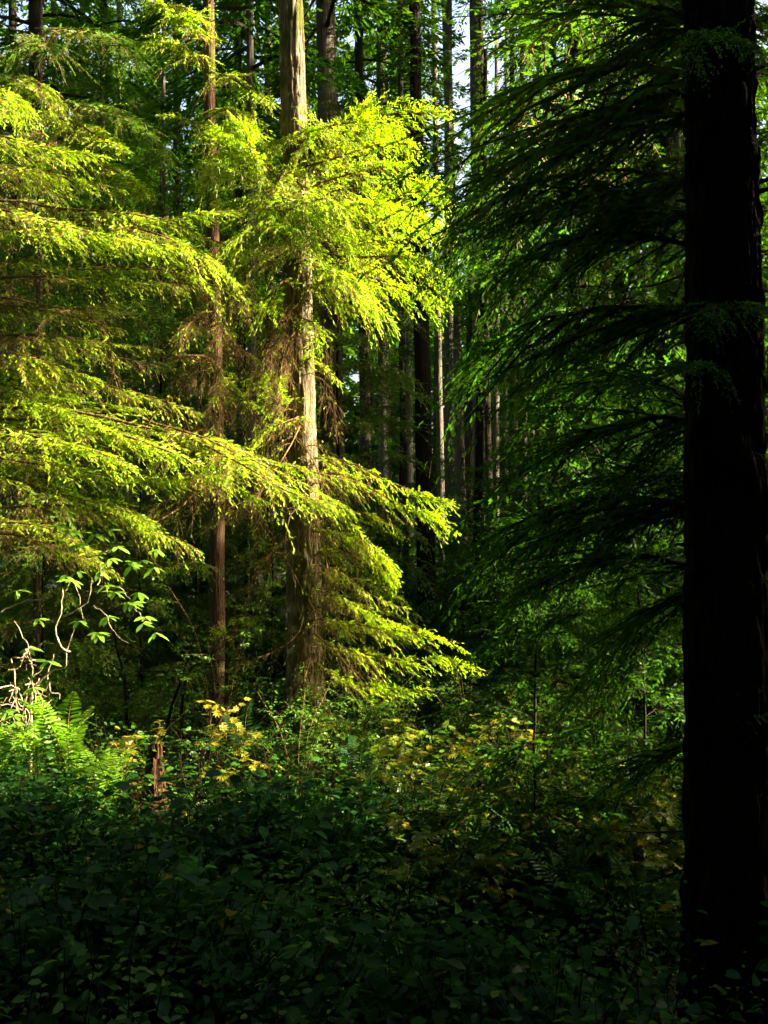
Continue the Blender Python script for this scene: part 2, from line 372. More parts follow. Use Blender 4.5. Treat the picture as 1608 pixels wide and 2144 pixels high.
# ================================================================== 1. the sunlit hemlock
tp = [at(655, 1640, 10), at(640, 1400, 10), at(636, 1150, 10), at(630, 900, 10), at(622, 600, 10), at(616, 300, 10), at(608, 0, 10), at(596, -500, 10), at(590, -1500, 10)]
tp[0][2] = gzf(tp[0][0], 10) - .2
root = empty('hemlock_tree', (tp[0][0], 10, gzf(tp[0][0], 10)), 'hemlock with straight grey bark trunk lit along one side and bright yellow green boughs', 'tree')
trunk_mesh(root, tp, .165, .09, M_BARK, 11, sides=64, furrow=.13, flare=1.5, n=260)
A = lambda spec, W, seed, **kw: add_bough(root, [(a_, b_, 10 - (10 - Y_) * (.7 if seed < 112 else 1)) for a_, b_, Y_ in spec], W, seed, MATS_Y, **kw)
# high boughs reaching to the right
A([(632, 345, 10), (720, 300, 9.8), (800, 245, 9.6), (880, 240, 9.5), (942, 238, 9.4)], .42, 101, roll=.5, droop=.35, lichen=.04)
A([(634, 350, 10), (700, 330, 9.7), (800, 300, 9.3), (890, 300, 9.1)], .45, 102, roll=.7, droop=.5, lichen=.03)
A([(630, 380, 10), (690, 320, 9.9), (740, 270, 9.9), (778, 215, 9.8)], .36, 103, roll=.9, droop=.3, lichen=.05)
A([(634, 400, 10), (710, 370, 9.5), (790, 350, 9.2), (855, 350, 9.1)], .42, 104, roll=.6, droop=.6, bare=.5, lichen=.05)
A([(630, 430, 10), (700, 400, 9.6), (760, 395, 9.4), (835, 402, 9.3)], .22, 105, roll=.3, droop=.5, bare=.8)
A([(634, 500, 10), (720, 470, 9.7), (820, 420, 9.4), (890, 395, 9.2), (935, 425, 9.1)], .42, 106, roll=.7, droop=.4)
A([(636, 510, 10), (740, 500, 9.6), (840, 470, 9.2), (920, 480, 9.0), (968, 522, 8.9)], .48, 107, roll=.6, droop=.55, bare=.45, lichen=.02)
A([(636, 520, 10), (720, 540, 9.5), (820, 540, 9.1), (900, 560, 8.9), (940, 600, 8.9)], .46, 108, roll=.7, droop=.6, bare=.4)
A([(636, 560, 10), (720, 570, 9.8), (800, 590, 9.6), (880, 620, 9.5), (938, 650, 9.4)], .42, 109, roll=.6, droop=.5, bare=.45)
A([(638, 600, 10), (700, 590, 9.6), (760, 600, 9.4), (800, 650, 9.3), (830, 690, 9.2)], .40, 110, roll=.5, droop=.6, bare=.5)
A([(636, 600, 10), (680, 610, 9.7), (720, 640, 9.5), (770, 660, 9.4)], .34, 111, roll=.7, droop=.5)
A([(620, 450, 10), (650, 450, 9.3), (700, 480, 8.9), (760, 560, 8.7)], .38, 112, roll=.3, droop=.5, bare=.4, lichen=.04)
# boughs in front of and to the left of the trunk
A([(610, 300, 10), (600, 290, 9.5), (570, 300, 9.2), (545, 330, 9.1)], .34, 113, roll=-.5, droop=.5)
A([(612, 330, 10), (640, 300, 9.3), (650, 275, 9.2)], .35, 114, roll=.3, droop=.5)
A([(640, 520, 9.8), (600, 450, 9.4), (540, 385, 9.1), (480, 355, 8.9), (430, 338, 8.8)], .38, 115, roll=-.5, droop=.45, lichen=.3)  # lichen made dense here to stand in for hot white highlights
A([(612, 480, 10), (575, 440, 9.5), (520, 420, 9.2), (470, 425, 9.1)], .38, 116, roll=-.6, droop=.5, lichen=.05)
A([(616, 545, 10), (570, 520, 9.6), (520, 520, 9.3), (460, 560, 9.2)], .40, 117, roll=-.6, droop=.5, bare=.7)
A([(618, 600, 10), (590, 590, 9.5), (560, 640, 9.2), (545, 640, 9.1)], .30, 118, roll=-.3, droop=.5)
A([(622, 380, 10), (640, 400, 9.2), (640, 470, 8.8), (665, 540, 8.6)], .42, 119, roll=.1, droop=.4, lichen=.04)
A([(622, 350, 10), (590, 370, 9.3), (560, 430, 8.9), (570, 480, 8.7)], .40, 120, roll=-.2, droop=.4, lichen=.05)
A([(618, 420, 10), (560, 380, 9.2), (520, 300, 8.8), (505, 255, 8.7)], .44, 151, roll=.4, droop=.4, lichen=.05)
A([(622, 440, 10), (660, 420, 9.0), (700, 420, 8.7), (740, 470, 8.6)], .46, 152, roll=.4, droop=.5, lichen=.03)
A([(624, 540, 10), (690, 560, 9.0), (750, 590, 8.6), (790, 650, 8.5)], .46, 153, roll=.4, droop=.6, bare=.5)
A([(622, 540, 10), (600, 500, 9.0), (540, 480, 8.6), (480, 500, 8.4)], .46, 154, roll=-.4, droop=.5, lichen=.04)
A([(626, 300, 10), (690, 260, 9.2), (760, 250, 9.0), (850, 260, 8.9)], .46, 155, roll=.4, droop=.5)
A([(632, 470, 10), (740, 430, 9.1), (850, 440, 8.8), (945, 500, 8.7)], .46, 156, roll=.5, droop=.6, bare=.3)
A([(612, 400, 10), (560, 350, 9.3), (500, 310, 9.0), (455, 270, 8.9)], .42, 157, roll=-.2, droop=.5, lichen=.08)
A([(616, 660, 10), (660, 680, 9.3), (655, 740, 9.1)], .22, 158, roll=.2, droop=.5)
# middle, near the trunk
A([(620, 640, 10), (600, 650, 9.6), (560, 740, 9.4), (520, 830, 9.3)], .28, 121, roll=-.4, droop=.5, bare=1., leafy=.35)
A([(622, 690, 10), (600, 720, 9.5), (585, 800, 9.3), (570, 870, 9.2)], .3, 122, roll=-.3, droop=.4, bare=1., leafy=.3)
A([(628, 760, 10), (660, 750, 9.8), (690, 780, 9.7), (712, 800, 9.6)], .22, 123, roll=.5, droop=.4)
A([(626, 830, 10), (590, 840, 9.6), (560, 800, 9.4), (470, 800, 9.3)], .22, 124, roll=-.4, droop=.4, bare=.5)
A([(630, 870, 10), (610, 880, 9.5), (560, 900, 9.3), (520, 950, 9.2)], .3, 125, roll=-.2, droop=.4, bare=.6)
# low boughs sweeping down to the right
A([(636, 960, 10), (720, 965, 9.7), (820, 1010, 9.4), (900, 1040, 9.2), (944, 1050, 9.1)], .30, 126, roll=.4, droop=.45, bare=.3)
A([(636, 990, 10), (730, 1000, 9.5), (820, 1050, 9.2), (900, 1080, 9.0), (950, 1115, 9.0)], .34, 127, roll=.5, droop=.5, bare=.4)
A([(638, 1060, 10), (700, 1060, 9.6), (750, 1110, 9.4), (800, 1160, 9.3), (826, 1195, 9.3)], .30, 128, roll=.6, droop=.4, bare=.5)
A([(640, 1110, 10), (700, 1120, 9.6), (760, 1150, 9.4), (800, 1200, 9.3), (830, 1220, 9.3)], .26, 129, roll=.5, droop=.4, bare=.6)
A([(642, 1180, 10), (700, 1190, 9.6), (770, 1240, 9.3), (850, 1275, 9.2)], .24, 130, roll=.5, droop=.4, bare=.6, leafy=.8)
A([(644, 1230, 10), (710, 1250, 9.5), (780, 1290, 9.3), (850, 1310, 9.2)], .30, 131, roll=.5, droop=.4, bare=.5)
A([(646, 1290, 10), (720, 1300, 9.5), (820, 1320, 9.2), (910, 1330, 9.0), (985, 1365, 8.9)], .26, 132, roll=.5, droop=.4, bare=.5)
A([(648, 1330, 10), (720, 1360, 9.4), (820, 1380, 9.1), (930, 1380, 8.9), (1010, 1400, 8.8)], .26, 133, roll=.6, droop=.35, bare=.5)
A([(650, 1380, 10), (720, 1420, 9.3), (800, 1440, 9.0), (900, 1440, 8.8)], .3, 134, roll=.6, droop=.3, bare=.5)
for k, (y0, tx, ty) in enumerate([(1110, 800, 1190), (1150, 840, 1240), (1200, 880, 1290), (1250, 900, 1330), (1300, 960, 1380), (1350, 900, 1420), (1060, 850, 1120)]):
    A([(642, y0, 10), (700, y0 + 5, 10.0), ((642 + tx) / 2 + 40, (y0 + ty) / 2 - 10, 10.05), (tx, ty, 10.1)], .32, 170 + k, roll=.2, droop=.5, bare=.4)
for k in range(9):
    y0 = 640 + 75 * k; dx = (-1) ** k * (40 + 9 * k)
    A([(628 + k, y0, 10), (628 + dx * .5, y0 - 5, 9.75), (632 + dx, y0 + 50, 9.6), (640 + dx * 1.2, y0 + 130, 9.55)], .2, 190 + k, roll=.2, droop=1., bare=1., leafy=.12, lat=.035, sp=.03, r0=.005, name='dead_branch')
# dead lower branches
for k, sp_ in enumerate([[(640, 1060, 10), (610, 1080, 9.6), (600, 1160, 9.4), (640, 1240, 9.3)], [(640, 1080, 10), (670, 1110, 9.5), (690, 1200, 9.3), (700, 1290, 9.3)],
                         [(640, 1280, 10), (620, 1330, 9.5), (560, 1370, 9.3), (480, 1400, 9.2)], [(642, 1240, 10), (660, 1300, 9.4), (640, 1400, 9.1), (605, 1470, 9.0)],
                         [(644, 1320, 10), (690, 1350, 9.5), (740, 1400, 9.2), (800, 1420, 9.1)], [(636, 1120, 10), (600, 1130, 9.7), (540, 1180, 9.5), (500, 1160, 9.4)],
                         [(634, 880, 10), (600, 950, 9.3), (540, 1030, 9.2), (480, 1060, 9.1)], [(636, 930, 10), (670, 990, 9.4), (680, 1060, 9.2), (720, 1130, 9.1)]]):
    A(sp_, .26, 140 + k, roll=.3, droop=.6, bare=1., leafy=.22 if k not in (0, 1) else .1, lat=.06, sp=.03, r0=.009, name='dead_branch')

# ================================================================== 2. hemlocks outside the left edge reaching in
root = empty('hemlock_tree', (-4.55, 9.2, gzf(-4.55, 9.2)), 'hemlock standing beyond the left edge whose long boughs cross in horizontal tiers', 'tree')
trunk_mesh(root, [(-4.55, 9.2, gzf(-4.55, 9.2) - .3), (-4.6, 9.2, 3), (-4.6, 9.25, 7), (-4.65, 9.3, 15)], .19, .07, M_BARK_R, 12, sides=18)
A = lambda spec, W, seed, **kw: add_bough(root, spec, W, seed, MATS_Y, **kw)
# the long sloping bough that crosses in front of the grey trunk
A([(-190, 870, 9.2), (0, 852, 8.9), (180, 862, 8.7), (330, 895, 8.6), (470, 945, 8.6), (600, 975, 8.6), (760, 1010, 8.7)], .42, 201, roll=-.35, droop=.45, r0=.02, bare=.45, lichen=.03)
A([(-190, 880, 9.2), (0, 880, 8.6), (160, 900, 8.3), (300, 930, 8.2), (430, 990, 8.1), (560, 1060, 8.2)], .46, 202, roll=-.3, droop=.4, r0=.018, bare=.4)
A([(-190, 890, 9.2), (0, 960, 8.8), (150, 990, 8.6), (300, 1010, 8.5), (420, 1010, 8.5), (540, 1000, 8.5)], .36, 203, roll=-.3, droop=.4, bare=.4)
A([(300, 880, 8.7), (420, 915, 8.5), (520, 960, 8.4), (640, 1020, 8.5), (740, 1080, 8.6)], .40, 204, roll=-.3, droop=.5, bare=.5)
A([(-190, 850, 9.2), (0, 850, 9.0), (100, 840, 9.1), (230, 850, 9.1), (330, 870, 9.0)], .34, 205, roll=.2, droop=.35, lichen=.03)
# the tier above it
A([(-190, 440, 9.2), (0, 425, 9.0), (150, 440, 8.9), (290, 455, 8.8), (420, 500, 8.8), (500, 530, 8.8)], .42, 206, roll=-.4, droop=.45, r0=.018, bare=.7, lichen=.2)  # lichen twigs, with extra pale flecks painted in as blown highlights
A([(-190, 470, 9.2), (0, 480, 8.8), (140, 500, 8.6), (260, 520, 8.5), (380, 560, 8.4)], .44, 207, roll=-.4, droop=.5, bare=.5)
A([(120, 450, 9.0), (260, 470, 8.7), (400, 450, 8.8), (520, 440, 8.9)], .36, 208, roll=-.3, droop=.5, bare=.4, lichen=.05)
A([(-190, 560, 9.2), (0, 552, 9.0), (160, 560, 8.8), (300, 560, 8.7), (442, 575, 8.6)], .26, 209, roll=-.3, droop=.3, bare=.3)
A([(-190, 540, 9.2), (0, 545, 8.7), (80, 538, 8.6)], .3, 210, roll=-.3, droop=.5, bare=1., leafy=.4)
A([(-190, 600, 9.2), (0, 620, 9.0), (150, 640, 8.9), (300, 620, 8.9)], .36, 211, roll=-.5, droop=.5, bare=.8, leafy=.7)
A([(-190, 720, 9.2), (0, 700, 9.2), (120, 720, 9.1), (250, 760, 9.0)], .4, 212, roll=-.4, droop=.5, bare=.6, leafy=.8)
A([(-190, 760, 9.2), (0, 770, 8.8), (60, 790, 8.7), (140, 820, 8.6)], .36, 213, roll=-.4, droop=.5)
A([(-190, 960, 9.2), (0, 1000, 8.6), (120, 1040, 8.4), (260, 1080, 8.3), (330, 1130, 8.3)], .42, 214, roll=-.3, droop=.4, bare=.6)
A([(-190, 1080, 9.2), (0, 1090, 9.0), (120, 1110, 8.8), (220, 1180, 8.7)], .4, 215, roll=-.3, droop=.4, bare=.6)
for k, sp_ in enumerate([[(180, 745, 9.2), (260, 750, 9.0), (330, 760, 8.9), (420, 740, 8.8)], [(300, 900, 8.7), (330, 860, 8.6), (360, 840, 8.5), (350, 820, 8.5)],
                         [(160, 640, 9.0), (220, 700, 8.9), (240, 800, 8.8), (260, 830, 8.8)], [(420, 1010, 8.6), (380, 1060, 8.5), (300, 1120, 8.4), (330, 1190, 8.4)]]):
    A(sp_, .2, 230 + k, bare=1., leafy=.1, lat=.06, sp=.035, r0=.01, droop=.7, name='dead_branch')

A([(-190, 420, 9.2), (0, 440, 8.5), (120, 470, 8.2), (260, 500, 8.1), (380, 520, 8.1)], .46, 240, roll=-.2, droop=.5, bare=.5, lichen=.05)
A([(200, 460, 8.9), (330, 490, 8.4), (430, 540, 8.3), (500, 600, 8.3)], .42, 241, roll=-.2, droop=.5, bare=.5)
A([(-190, 190, 9.2), (0, 190, 8.6), (40, 230, 8.5)], .4, 242, roll=-.2, droop=.5)
A([(-190, 250, 9.2), (0, 280, 8.7), (120, 310, 8.5), (230, 320, 8.4)], .4, 243, roll=-.2, droop=.5)
A([(-190, 860, 9.2), (0, 900, 8.2), (140, 930, 7.9), (280, 985, 7.8)], .46, 244, roll=-.2, droop=.5, bare=.5)
A([(380, 910, 8.6), (480, 960, 8.2), (600, 1030, 8.1), (700, 1060, 8.1)], .42, 245, roll=-.2, droop=.5, bare=.5)
A([(-190, 800, 9.2), (0, 800, 8.7), (100, 850, 8.4), (200, 880, 8.3)], .4, 246, roll=-.2, droop=.5)
for k, (x0_, y0_, x1_, y1_, Yb, W_, lf_) in enumerate([(0, 640, 260, 690, 8.7, .34, .7), (60, 700, 330, 730, 8.6, .30, .6), (0, 740, 200, 800, 8.5, .36, .85), (180, 800, 420, 860, 8.6, .30, .7), (0, 1120, 250, 1200, 8.7, .36, .6), (150, 1060, 420, 1150, 8.5, .36, .7),
                                                    (300, 560, 560, 640, 8.7, .32, .8), (0, 350, 260, 400, 8.8, .36, .9), (100, 580, 400, 600, 8.5, .3, .7)]):
    A([(x0_ - 160, y0_ + 5, 9.1), (x0_, y0_, Yb), ((x0_ + x1_) / 2, (y0_ * 1.2 + y1_ * .8) / 2, Yb - .1), (x1_, y1_, Yb - .1)], W_, 260 + k, roll=-.2, droop=.55, bare=.6, leafy=lf_)
root = empty('hemlock_tree', (-3.95, 12.5, gzf(-3.95, 12.5)), 'young hemlock with drooping sunlit tips above the upper tier at the left edge', 'tree')
trunk_mesh(root, [(-3.95, 12.5, gzf(-3.95, 12.5) - .3), (-3.97, 12.5, 3), (-4.0, 12.5, 7), (-4.05, 12.5, 13)], (.045), .02, M_BARK_B, 13)
A = lambda spec, W, seed, **kw: add_bough(root, spec, W, seed, MATS_M if seed % 3 == 0 else MATS_Y, **kw)
A([(74, 170, 12.5), (90, 180, 10.4), (40, 210, 9.9), (0, 240, 9.6)], .45, 301, roll=.4, droop=.5)
A([(74, 230, 12.5), (170, 260, 10.4), (220, 290, 9.8), (265, 312, 9.5)], .36, 302, roll=-.3, droop=.4)
A([(74, 280, 12.5), (120, 300, 10.5), (60, 300, 10.0), (0, 310, 9.8)], .5, 303, roll=.3, droop=.5, bare=.6)
A([(74, 320, 12.5), (110, 350, 10.4), (90, 370, 10.0), (60, 385, 9.8)], .34, 304, roll=.3, droop=.5)
A([(74, 330, 12.5), (210, 350, 10.5), (270, 380, 10.0), (296, 408, 9.8)], .34, 305, roll=-.4, droop=.5)
A([(74, 200, 12.5), (220, 230, 10.9), (300, 280, 10.6), (340, 330, 10.4)], .5, 306, roll=-.3, droop=.5)
A([(74, 90, 12.5), (100, 90, 10.9), (40, 110, 10.6), (-30, 130, 10.4)], .5, 309, roll=.3, droop=.5)
A([(74, 60, 12.5), (200, 70, 10.9), (250, 100, 10.6), (280, 150, 10.5)], .5, 312, roll=-.3, droop=.5)
A([(74, 390, 12.5), (100, 390, 10.9), (20, 370, 10.5), (-50, 380, 10.4)], .5, 315, roll=.3, droop=.5)
A([(74, 640, 12.5), (220, 650, 10.9), (330, 660, 10.6), (400, 690, 10.4)], .5, 318, roll=-.3, droop=.5, bare=.7)
A([(74, 760, 12.5), (100, 770, 10.9), (20, 790, 10.6), (-50, 800, 10.4)], .5, 321, roll=-.3, droop=.5, bare=.7)

# ================================================================== 3. slender red-brown tree between them
p = [at(452, 1660, 10.9), at(453, 1150, 10.9), at(452, 900, 10.9), at(448, 600, 10.9), at(440, 300, 10.9), at(434, 0, 10.9), at(425, -600, 10.9)]
p[0][2] = gzf(p[0][0], 10.9) - .2
root = empty('hemlock_tree', (p[0][0], 10.9, gzf(p[0][0], 10.9)), 'slender tree with red brown bark standing just left of the grey sunlit trunk', 'tree')
trunk_mesh(root, p, .078, .05, M_BARK_R, 14, sides=18, flare=1.3, n=70)
A = lambda spec, W, seed, **kw: add_bough(root, spec, W, seed, MATS_Y, **kw)
A([(436, 60, 10.9), (400, 20, 10.2), (350, 10, 9.9), (330, -10, 9.8)], .4, 401, roll=.4, droop=.5)
A([(436, 90, 10.9), (400, 60, 10.2), (380, 40, 9.9), (440, 20, 9.7)], .38, 402, roll=.2, droop=.4)
A([(438, 150, 10.9), (480, 160, 10.2), (520, 190, 9.9), (562, 212, 9.7)], .36, 403, roll=-.3, droop=.5)
A([(438, 120, 10.9), (400, 110, 10.1), (350, 80, 9.9), (300, 90, 9.8)], .4, 404, roll=.3, droop=.5)
A([(440, 230, 10.9), (480, 230, 10.0), (520, 270, 9.7), (560, 300, 9.6)], .38, 405, roll=-.3, droop=.5, lichen=.06)
A([(440, 260, 10.9), (470, 280, 9.9), (490, 320, 9.6), (520, 370, 9.5)], .42, 406, roll=-.3, droop=.5, lichen=.06)
A([(440, 270, 10.9), (410, 260, 10.2), (370, 245, 9.9), (335, 245, 9.8)], .14, 407, roll=.3, droop=.3)
A([(440, 330, 10.9), (450, 340, 10.0), (440, 380, 9.7), (450, 430, 9.6)], .36, 408, roll=.0, droop=.5, bare=.4)
A([(446, 500, 10.9), (480, 520, 10.2), (510, 570, 9.9), (540, 640, 9.8)], .36, 409, roll=-.3, droop=.5, bare=.7)
A([(448, 560, 10.9), (420, 560, 10.2), (380, 600, 9.9), (350, 660, 9.8)], .3, 410, roll=.3, droop=.5, bare=.9, leafy=.6)
A([(450, 760, 10.9), (420, 745, 10.3), (360, 745, 10.1), (280, 740, 9.9)], .12, 411, roll=.3, droop=.9, bare=1., leafy=.1, r0=.016, name='dead_branch')
A([(452, 760, 10.9), (480, 810, 10.2), (510, 830, 9.9), (540, 850, 9.8)], .22, 412, roll=-.3, droop=.5)
A([(454, 1030, 10.9), (420, 1000, 10.3), (380, 1060, 10.0), (300, 1100, 9.9)], .3, 413, roll=.3, droop=.6, bare=.9, leafy=.5)
A([(454, 1060, 10.9), (500, 1050, 10.4), (540, 1080, 10.1), (560, 1140, 9.9)], .2, 414, roll=-.3, droop=.8, bare=1., leafy=.3, r0=.014)
for k in range(8):
    y0 = 590 + 62 * k; dx = (-1) ** k * (46 + 8 * k)
    A([(450, y0, 10.9), (450 + dx * .6, y0 + 5, 10.5), (450 + dx * 1.3, y0 + 50, 10.2), (450 + dx * 1.5, y0 + 110, 10.1)], .22, 430 + k, roll=.2, droop=.9, bare=.9, leafy=.45, r0=.006)
    A([(452, y0 + 30, 10.8), (450 - dx * .2, y0 + 30, 10.4), (452 + dx * .3, y0 + 90, 10.1)], .2, 450 + k, roll=.2, droop=.9, bare=.9, leafy=.4, r0=.005)
A([(456, 1190, 10.9), (420, 1180, 10.2), (380, 1185, 9.9), (325, 1195, 9.8)], .26, 415, roll=.3, droop=.5, bare=.5)
A([(456, 1300, 10.9), (470, 1330, 10.2), (500, 1310, 9.9), (525, 1302, 9.8)], .2, 416, roll=.3, droop=.4, bare=.5)

# ================================================================== 4. the big dark trunk at the right with its shaded boughs
cx = (1512 - 804) / FPX * 5.0
p = [at(1530, 2400, 4.5), at(1524, 2144, 4.5), at(1522, 1600, 4.5), at(1520, 1000, 4.5), at(1516, 500, 4.5), at(1504, 0, 4.5), at(1490, -800, 4.5), at(1480, -3000, 4.5)]
p[0][2] = gzf(p[0][0], 4.5) - .3
root = empty('hemlock_tree', (p[0][0], 4.5, gzf(p[0][0], 4.5)), 'massive dark trunk in deep shade at the right edge with hanging shadowed boughs', 'tree')
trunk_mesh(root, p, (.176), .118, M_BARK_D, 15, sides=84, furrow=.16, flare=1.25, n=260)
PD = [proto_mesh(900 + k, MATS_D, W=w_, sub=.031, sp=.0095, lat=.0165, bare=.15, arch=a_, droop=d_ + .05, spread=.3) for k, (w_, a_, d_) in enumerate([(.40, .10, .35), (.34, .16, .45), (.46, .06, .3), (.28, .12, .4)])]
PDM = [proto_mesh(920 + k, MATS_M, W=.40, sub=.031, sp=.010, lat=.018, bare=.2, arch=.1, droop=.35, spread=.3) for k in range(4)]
random.seed(5)
specs = [(60, 1250, 60, 5.8), (90, 1130, 120, 6.4), (130, 1180, 250, 6.2), (180, 1060, 260, 6.8), (220, 1240, 300, 5.6), (250, 1000, 330, 6.6), (300, 1120, 400, 6.0), (330, 980, 450, 6.5), (380, 1190, 430, 5.4),
         (430, 960, 520, 6.2), (450, 1080, 540, 5.8), (480, 1000, 590, 6.6), (520, 1180, 570, 5.2), (560, 1020, 650, 6.0), (600, 1120, 680, 5.6), (640, 1240, 740, 5.3), (660, 990, 720, 6.8), (700, 1150, 800, 6.2),
         (780, 1200, 900, 5.8), (860, 1130, 960, 6.4), (900, 1240, 1010, 5.4), (960, 1080, 1060, 6.6), (1010, 960, 1110, 6.2), (1040, 1160, 1130, 5.8), (1080, 1000, 1190, 6.7), (1120, 1120, 1230, 6.0), (1180, 1180, 1290, 5.5), (1200, 1040, 1300, 6.6),
         (1260, 1220, 1350, 5.9), (20, 1330, 140, 5.3), (100, 1360, 220, 5.6), (330, 1340, 420, 5.2), (1000, 1300, 1120, 5.2), (800, 1295, 800, 7.0), (1560, 1330, 1650, 5.6)]
for k, (ys_, tx, ty, Yt) in enumerate(specs):
    if k % 4 == 2 and k < 29: continue
    a = at(1505, ys_ - 20 + random.uniform(-60, 30), 4.6)
    b = at(tx + random.uniform(-50, 40), ty + random.uniform(-30, 70), Yt + (.9 if ys_ < 260 else .3))
    place(root, (PDM if ys_ < 440 else PD)[k % 4], a, b, random.uniform(-.7, .3), random.uniform(.9, 1.5))  # upper boughs take the lighter needle copy to look partly lit
    if ys_ < 320: continue
    q_ = a * .45 + b * .55; place(root, PD[(k + 1) % 4], q_, q_ + (b - a) * .4 + np.array([0, random.uniform(-.7, .7), random.uniform(-.25, .1)]), random.uniform(-.8, .5), 1.5)
for k, (ys_, tx, ty, Yt) in enumerate([(90, 1600, 130, 4.4), (110, 1440, 150, 4.2), (60, 1700, 60, 5.5), (300, 1720, 380, 5.5), (640, 1480, 700, 4.4), (660, 1640, 700, 4.3), (760, 1300, 830, 4.3), (770, 1700, 840, 4.6), (950, 1720, 1020, 4.6), (1200, 1700, 1300, 4.6), (1500, 1720, 1520, 4.5)]):
    a = at(1515, ys_, 4.5); b = at(tx, ty, Yt - .35); place(root, PD[k % 4], a, b, random.uniform(-.3, .3), 1.)
# bare drooping limbs
for k, sp_ in enumerate([[(1470, 560, 5), (1350, 600, 5.2), (1240, 600, 5.4), (1100, 600, 5.6)], [(1470, 1250, 5), (1380, 1300, 5), (1300, 1380, 5)], [(1450, 1815, 5), (1380, 1840, 5), (1300, 1870, 5), (1260, 1900, 5)], [(1450, 1740, 5.2), (1340, 1745, 5.3), (1200, 1730, 5.5)]]):
    add_bough(root, sp_, .1, 960 + k, MATS_D, bare=1., leafy=.05, lat=.08, sp=.04, r0=.006, name='dead_branch')

# ================================================================== 5. young hemlocks of the understory
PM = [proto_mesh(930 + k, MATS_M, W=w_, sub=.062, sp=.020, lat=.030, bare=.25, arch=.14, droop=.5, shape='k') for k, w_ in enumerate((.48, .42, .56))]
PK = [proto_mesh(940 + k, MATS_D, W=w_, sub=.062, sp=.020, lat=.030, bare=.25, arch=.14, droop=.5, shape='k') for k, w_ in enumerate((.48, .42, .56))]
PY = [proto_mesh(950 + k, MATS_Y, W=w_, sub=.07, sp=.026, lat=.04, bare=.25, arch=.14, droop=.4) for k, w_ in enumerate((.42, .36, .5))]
def young(px, Y, H, nb, Lmax, protos, label, seed, group='young hemlocks under the tall trees', low=.08, bark=None, az0=None):
    X = (px - 804) / FPX * Y; z = gzf(X, Y); rng = np.random.default_rng(seed)
    r = empty('young_hemlock', (X, Y, z), label, 'young tree', group)
    P, rad, _ = trunk_mesh(r, [(X, Y, z - .2), (X + rng.normal(0, .05), Y, z + H * .5), (X + rng.normal(0, .1), Y, z + H)], .003 * H + .003, .003, bark or M_BARK_D, seed, sides=8, furrow=.05, n=24)
    for k in range(nb):
        t = low + (1 - low) * (k + rng.random()) / nb; q = P[min(23, int(t * 23))]; a = k * 2.4 + rng.uniform(-.4, .4)
        L = Lmax * (1 - t) ** .75 * rng.uniform(.75, 1.15) + .12
        d = np.array([math.cos(a), math.sin(a), rng.uniform(-.3, .05)])
        place(r, protos[k % 3], q, q + d * L, rng.uniform(-.2, .2), rng.uniform(.9, 1.2))
    return r
young(690, 12.6, 3.6, 34, .95, PM, 'young hemlock showing its mid green side directly behind the grey sunlit trunk', 51)
young(1130, 6.5, 2.7, 38, 1.1, PK, 'shaded young hemlock in the dark gap halfway towards the big trunk', 52)
young(1340, 6.2, 2.7, 36, 1.0, PK, 'shaded young hemlock whose boughs touch the big dark trunk', 53)
young(1010, 13.5, 3.2, 30, 1.1, PK, 'small dim hemlock behind the yellow green shrub on the dark slope', 54)
young(560, 13.5, 4.2, 34, 1.1, PM, 'dim young hemlock showing between the red brown and grey trunks', 55)
young(300, 13.0, 5.0, 40, 1.3, PM, 'broad young hemlock filling the shade behind the curly stemmed rhododendron', 56)
young(90, 12.5, 6.0, 46, 1.4, PM, 'tall young hemlock in the shade along the left edge behind the long boughs', 57)
young(1240, 13.5, 6.5, 46, 1.5, PK, 'tall shaded hemlock sapling behind the two young hemlocks by the big trunk', 58)
young(1420, 13.0, 7.5, 50, 1.6, PK, 'slightly lit young hemlock seen just left of the upper big trunk', 59)
young(820, 17.0, 3.0, 26, .9, PK, 'tiny dark hemlock between two far trunks on the shaded slope', 60)
young(1130, 17.0, 7.5, 50, 1.7, PM, 'young hemlock catching green light in front of the far grey trunks', 61)
young(430, 16.0, 6.5, 46, 1.5, PM, 'young hemlock far behind the slender red brown tree', 62)
young(1600, 6.8, 7.0, 56, 1.2, PK, 'young hemlock seen at the far side of the big dark trunk', 63)

YH = [(30, 15.5, 9.5, 2.0, 'tall green hemlock filling the upper left corner behind the drooping tips'), (200, 17.0, 10.5, 2.2, 'deep green hemlock behind the pinkish barked trunk'), (330, 15.0, 8.5, 1.9, 'deep green hemlock between the left trunks below the sky specks'),
      (520, 16.5, 10., 2.1, 'green hemlock rising behind the two main sunlit trees'), (720, 14.5, 9.0, 1.8, 'green hemlock behind the upper right sunlit boughs'), (830, 17.5, 9.5, .8, 'yellowish green hemlock left of the pale leaning trunk'),
      (1130, 19.0, 9.0, 1.0, 'green hemlock right of the two close thin trunks'), (1230, 16.0, 9.0, 2.0, 'green hemlock around the half hidden dark trunk'), (1350, 18.0, 10., 2.2, 'green hemlock behind the thin trunk with the sunlit streak'),
      (1440, 15.0, 9., 1.8, 'green hemlock glimpsed between the shaded boughs and the big trunk'), (120, 14.0, 4.5, 1.6, 'low spreading hemlock in the left shade under the long sloping bough'), (400, 14.5, 4.0, 1.5, 'low spreading hemlock behind the foot of the red brown tree'),
      (740, 15.5, 3.6, 1.4, 'low dim hemlock right behind the broad pale trunk'), (930, 19.0, 3.4, 1.6, 'low dim hemlock on the dark slope at the foot of the grey trunks'), (1080, 15.5, 4.0, 1.6, 'low dim hemlock right of the black pole trunk'), (1190, 11.5, 3.2, 1.5, 'low dim hemlock hanging over the rounded shrub'), (1330, 10.5, 4.0, 1.5, 'dim hemlock low between the rounded shrub and the big trunk')]
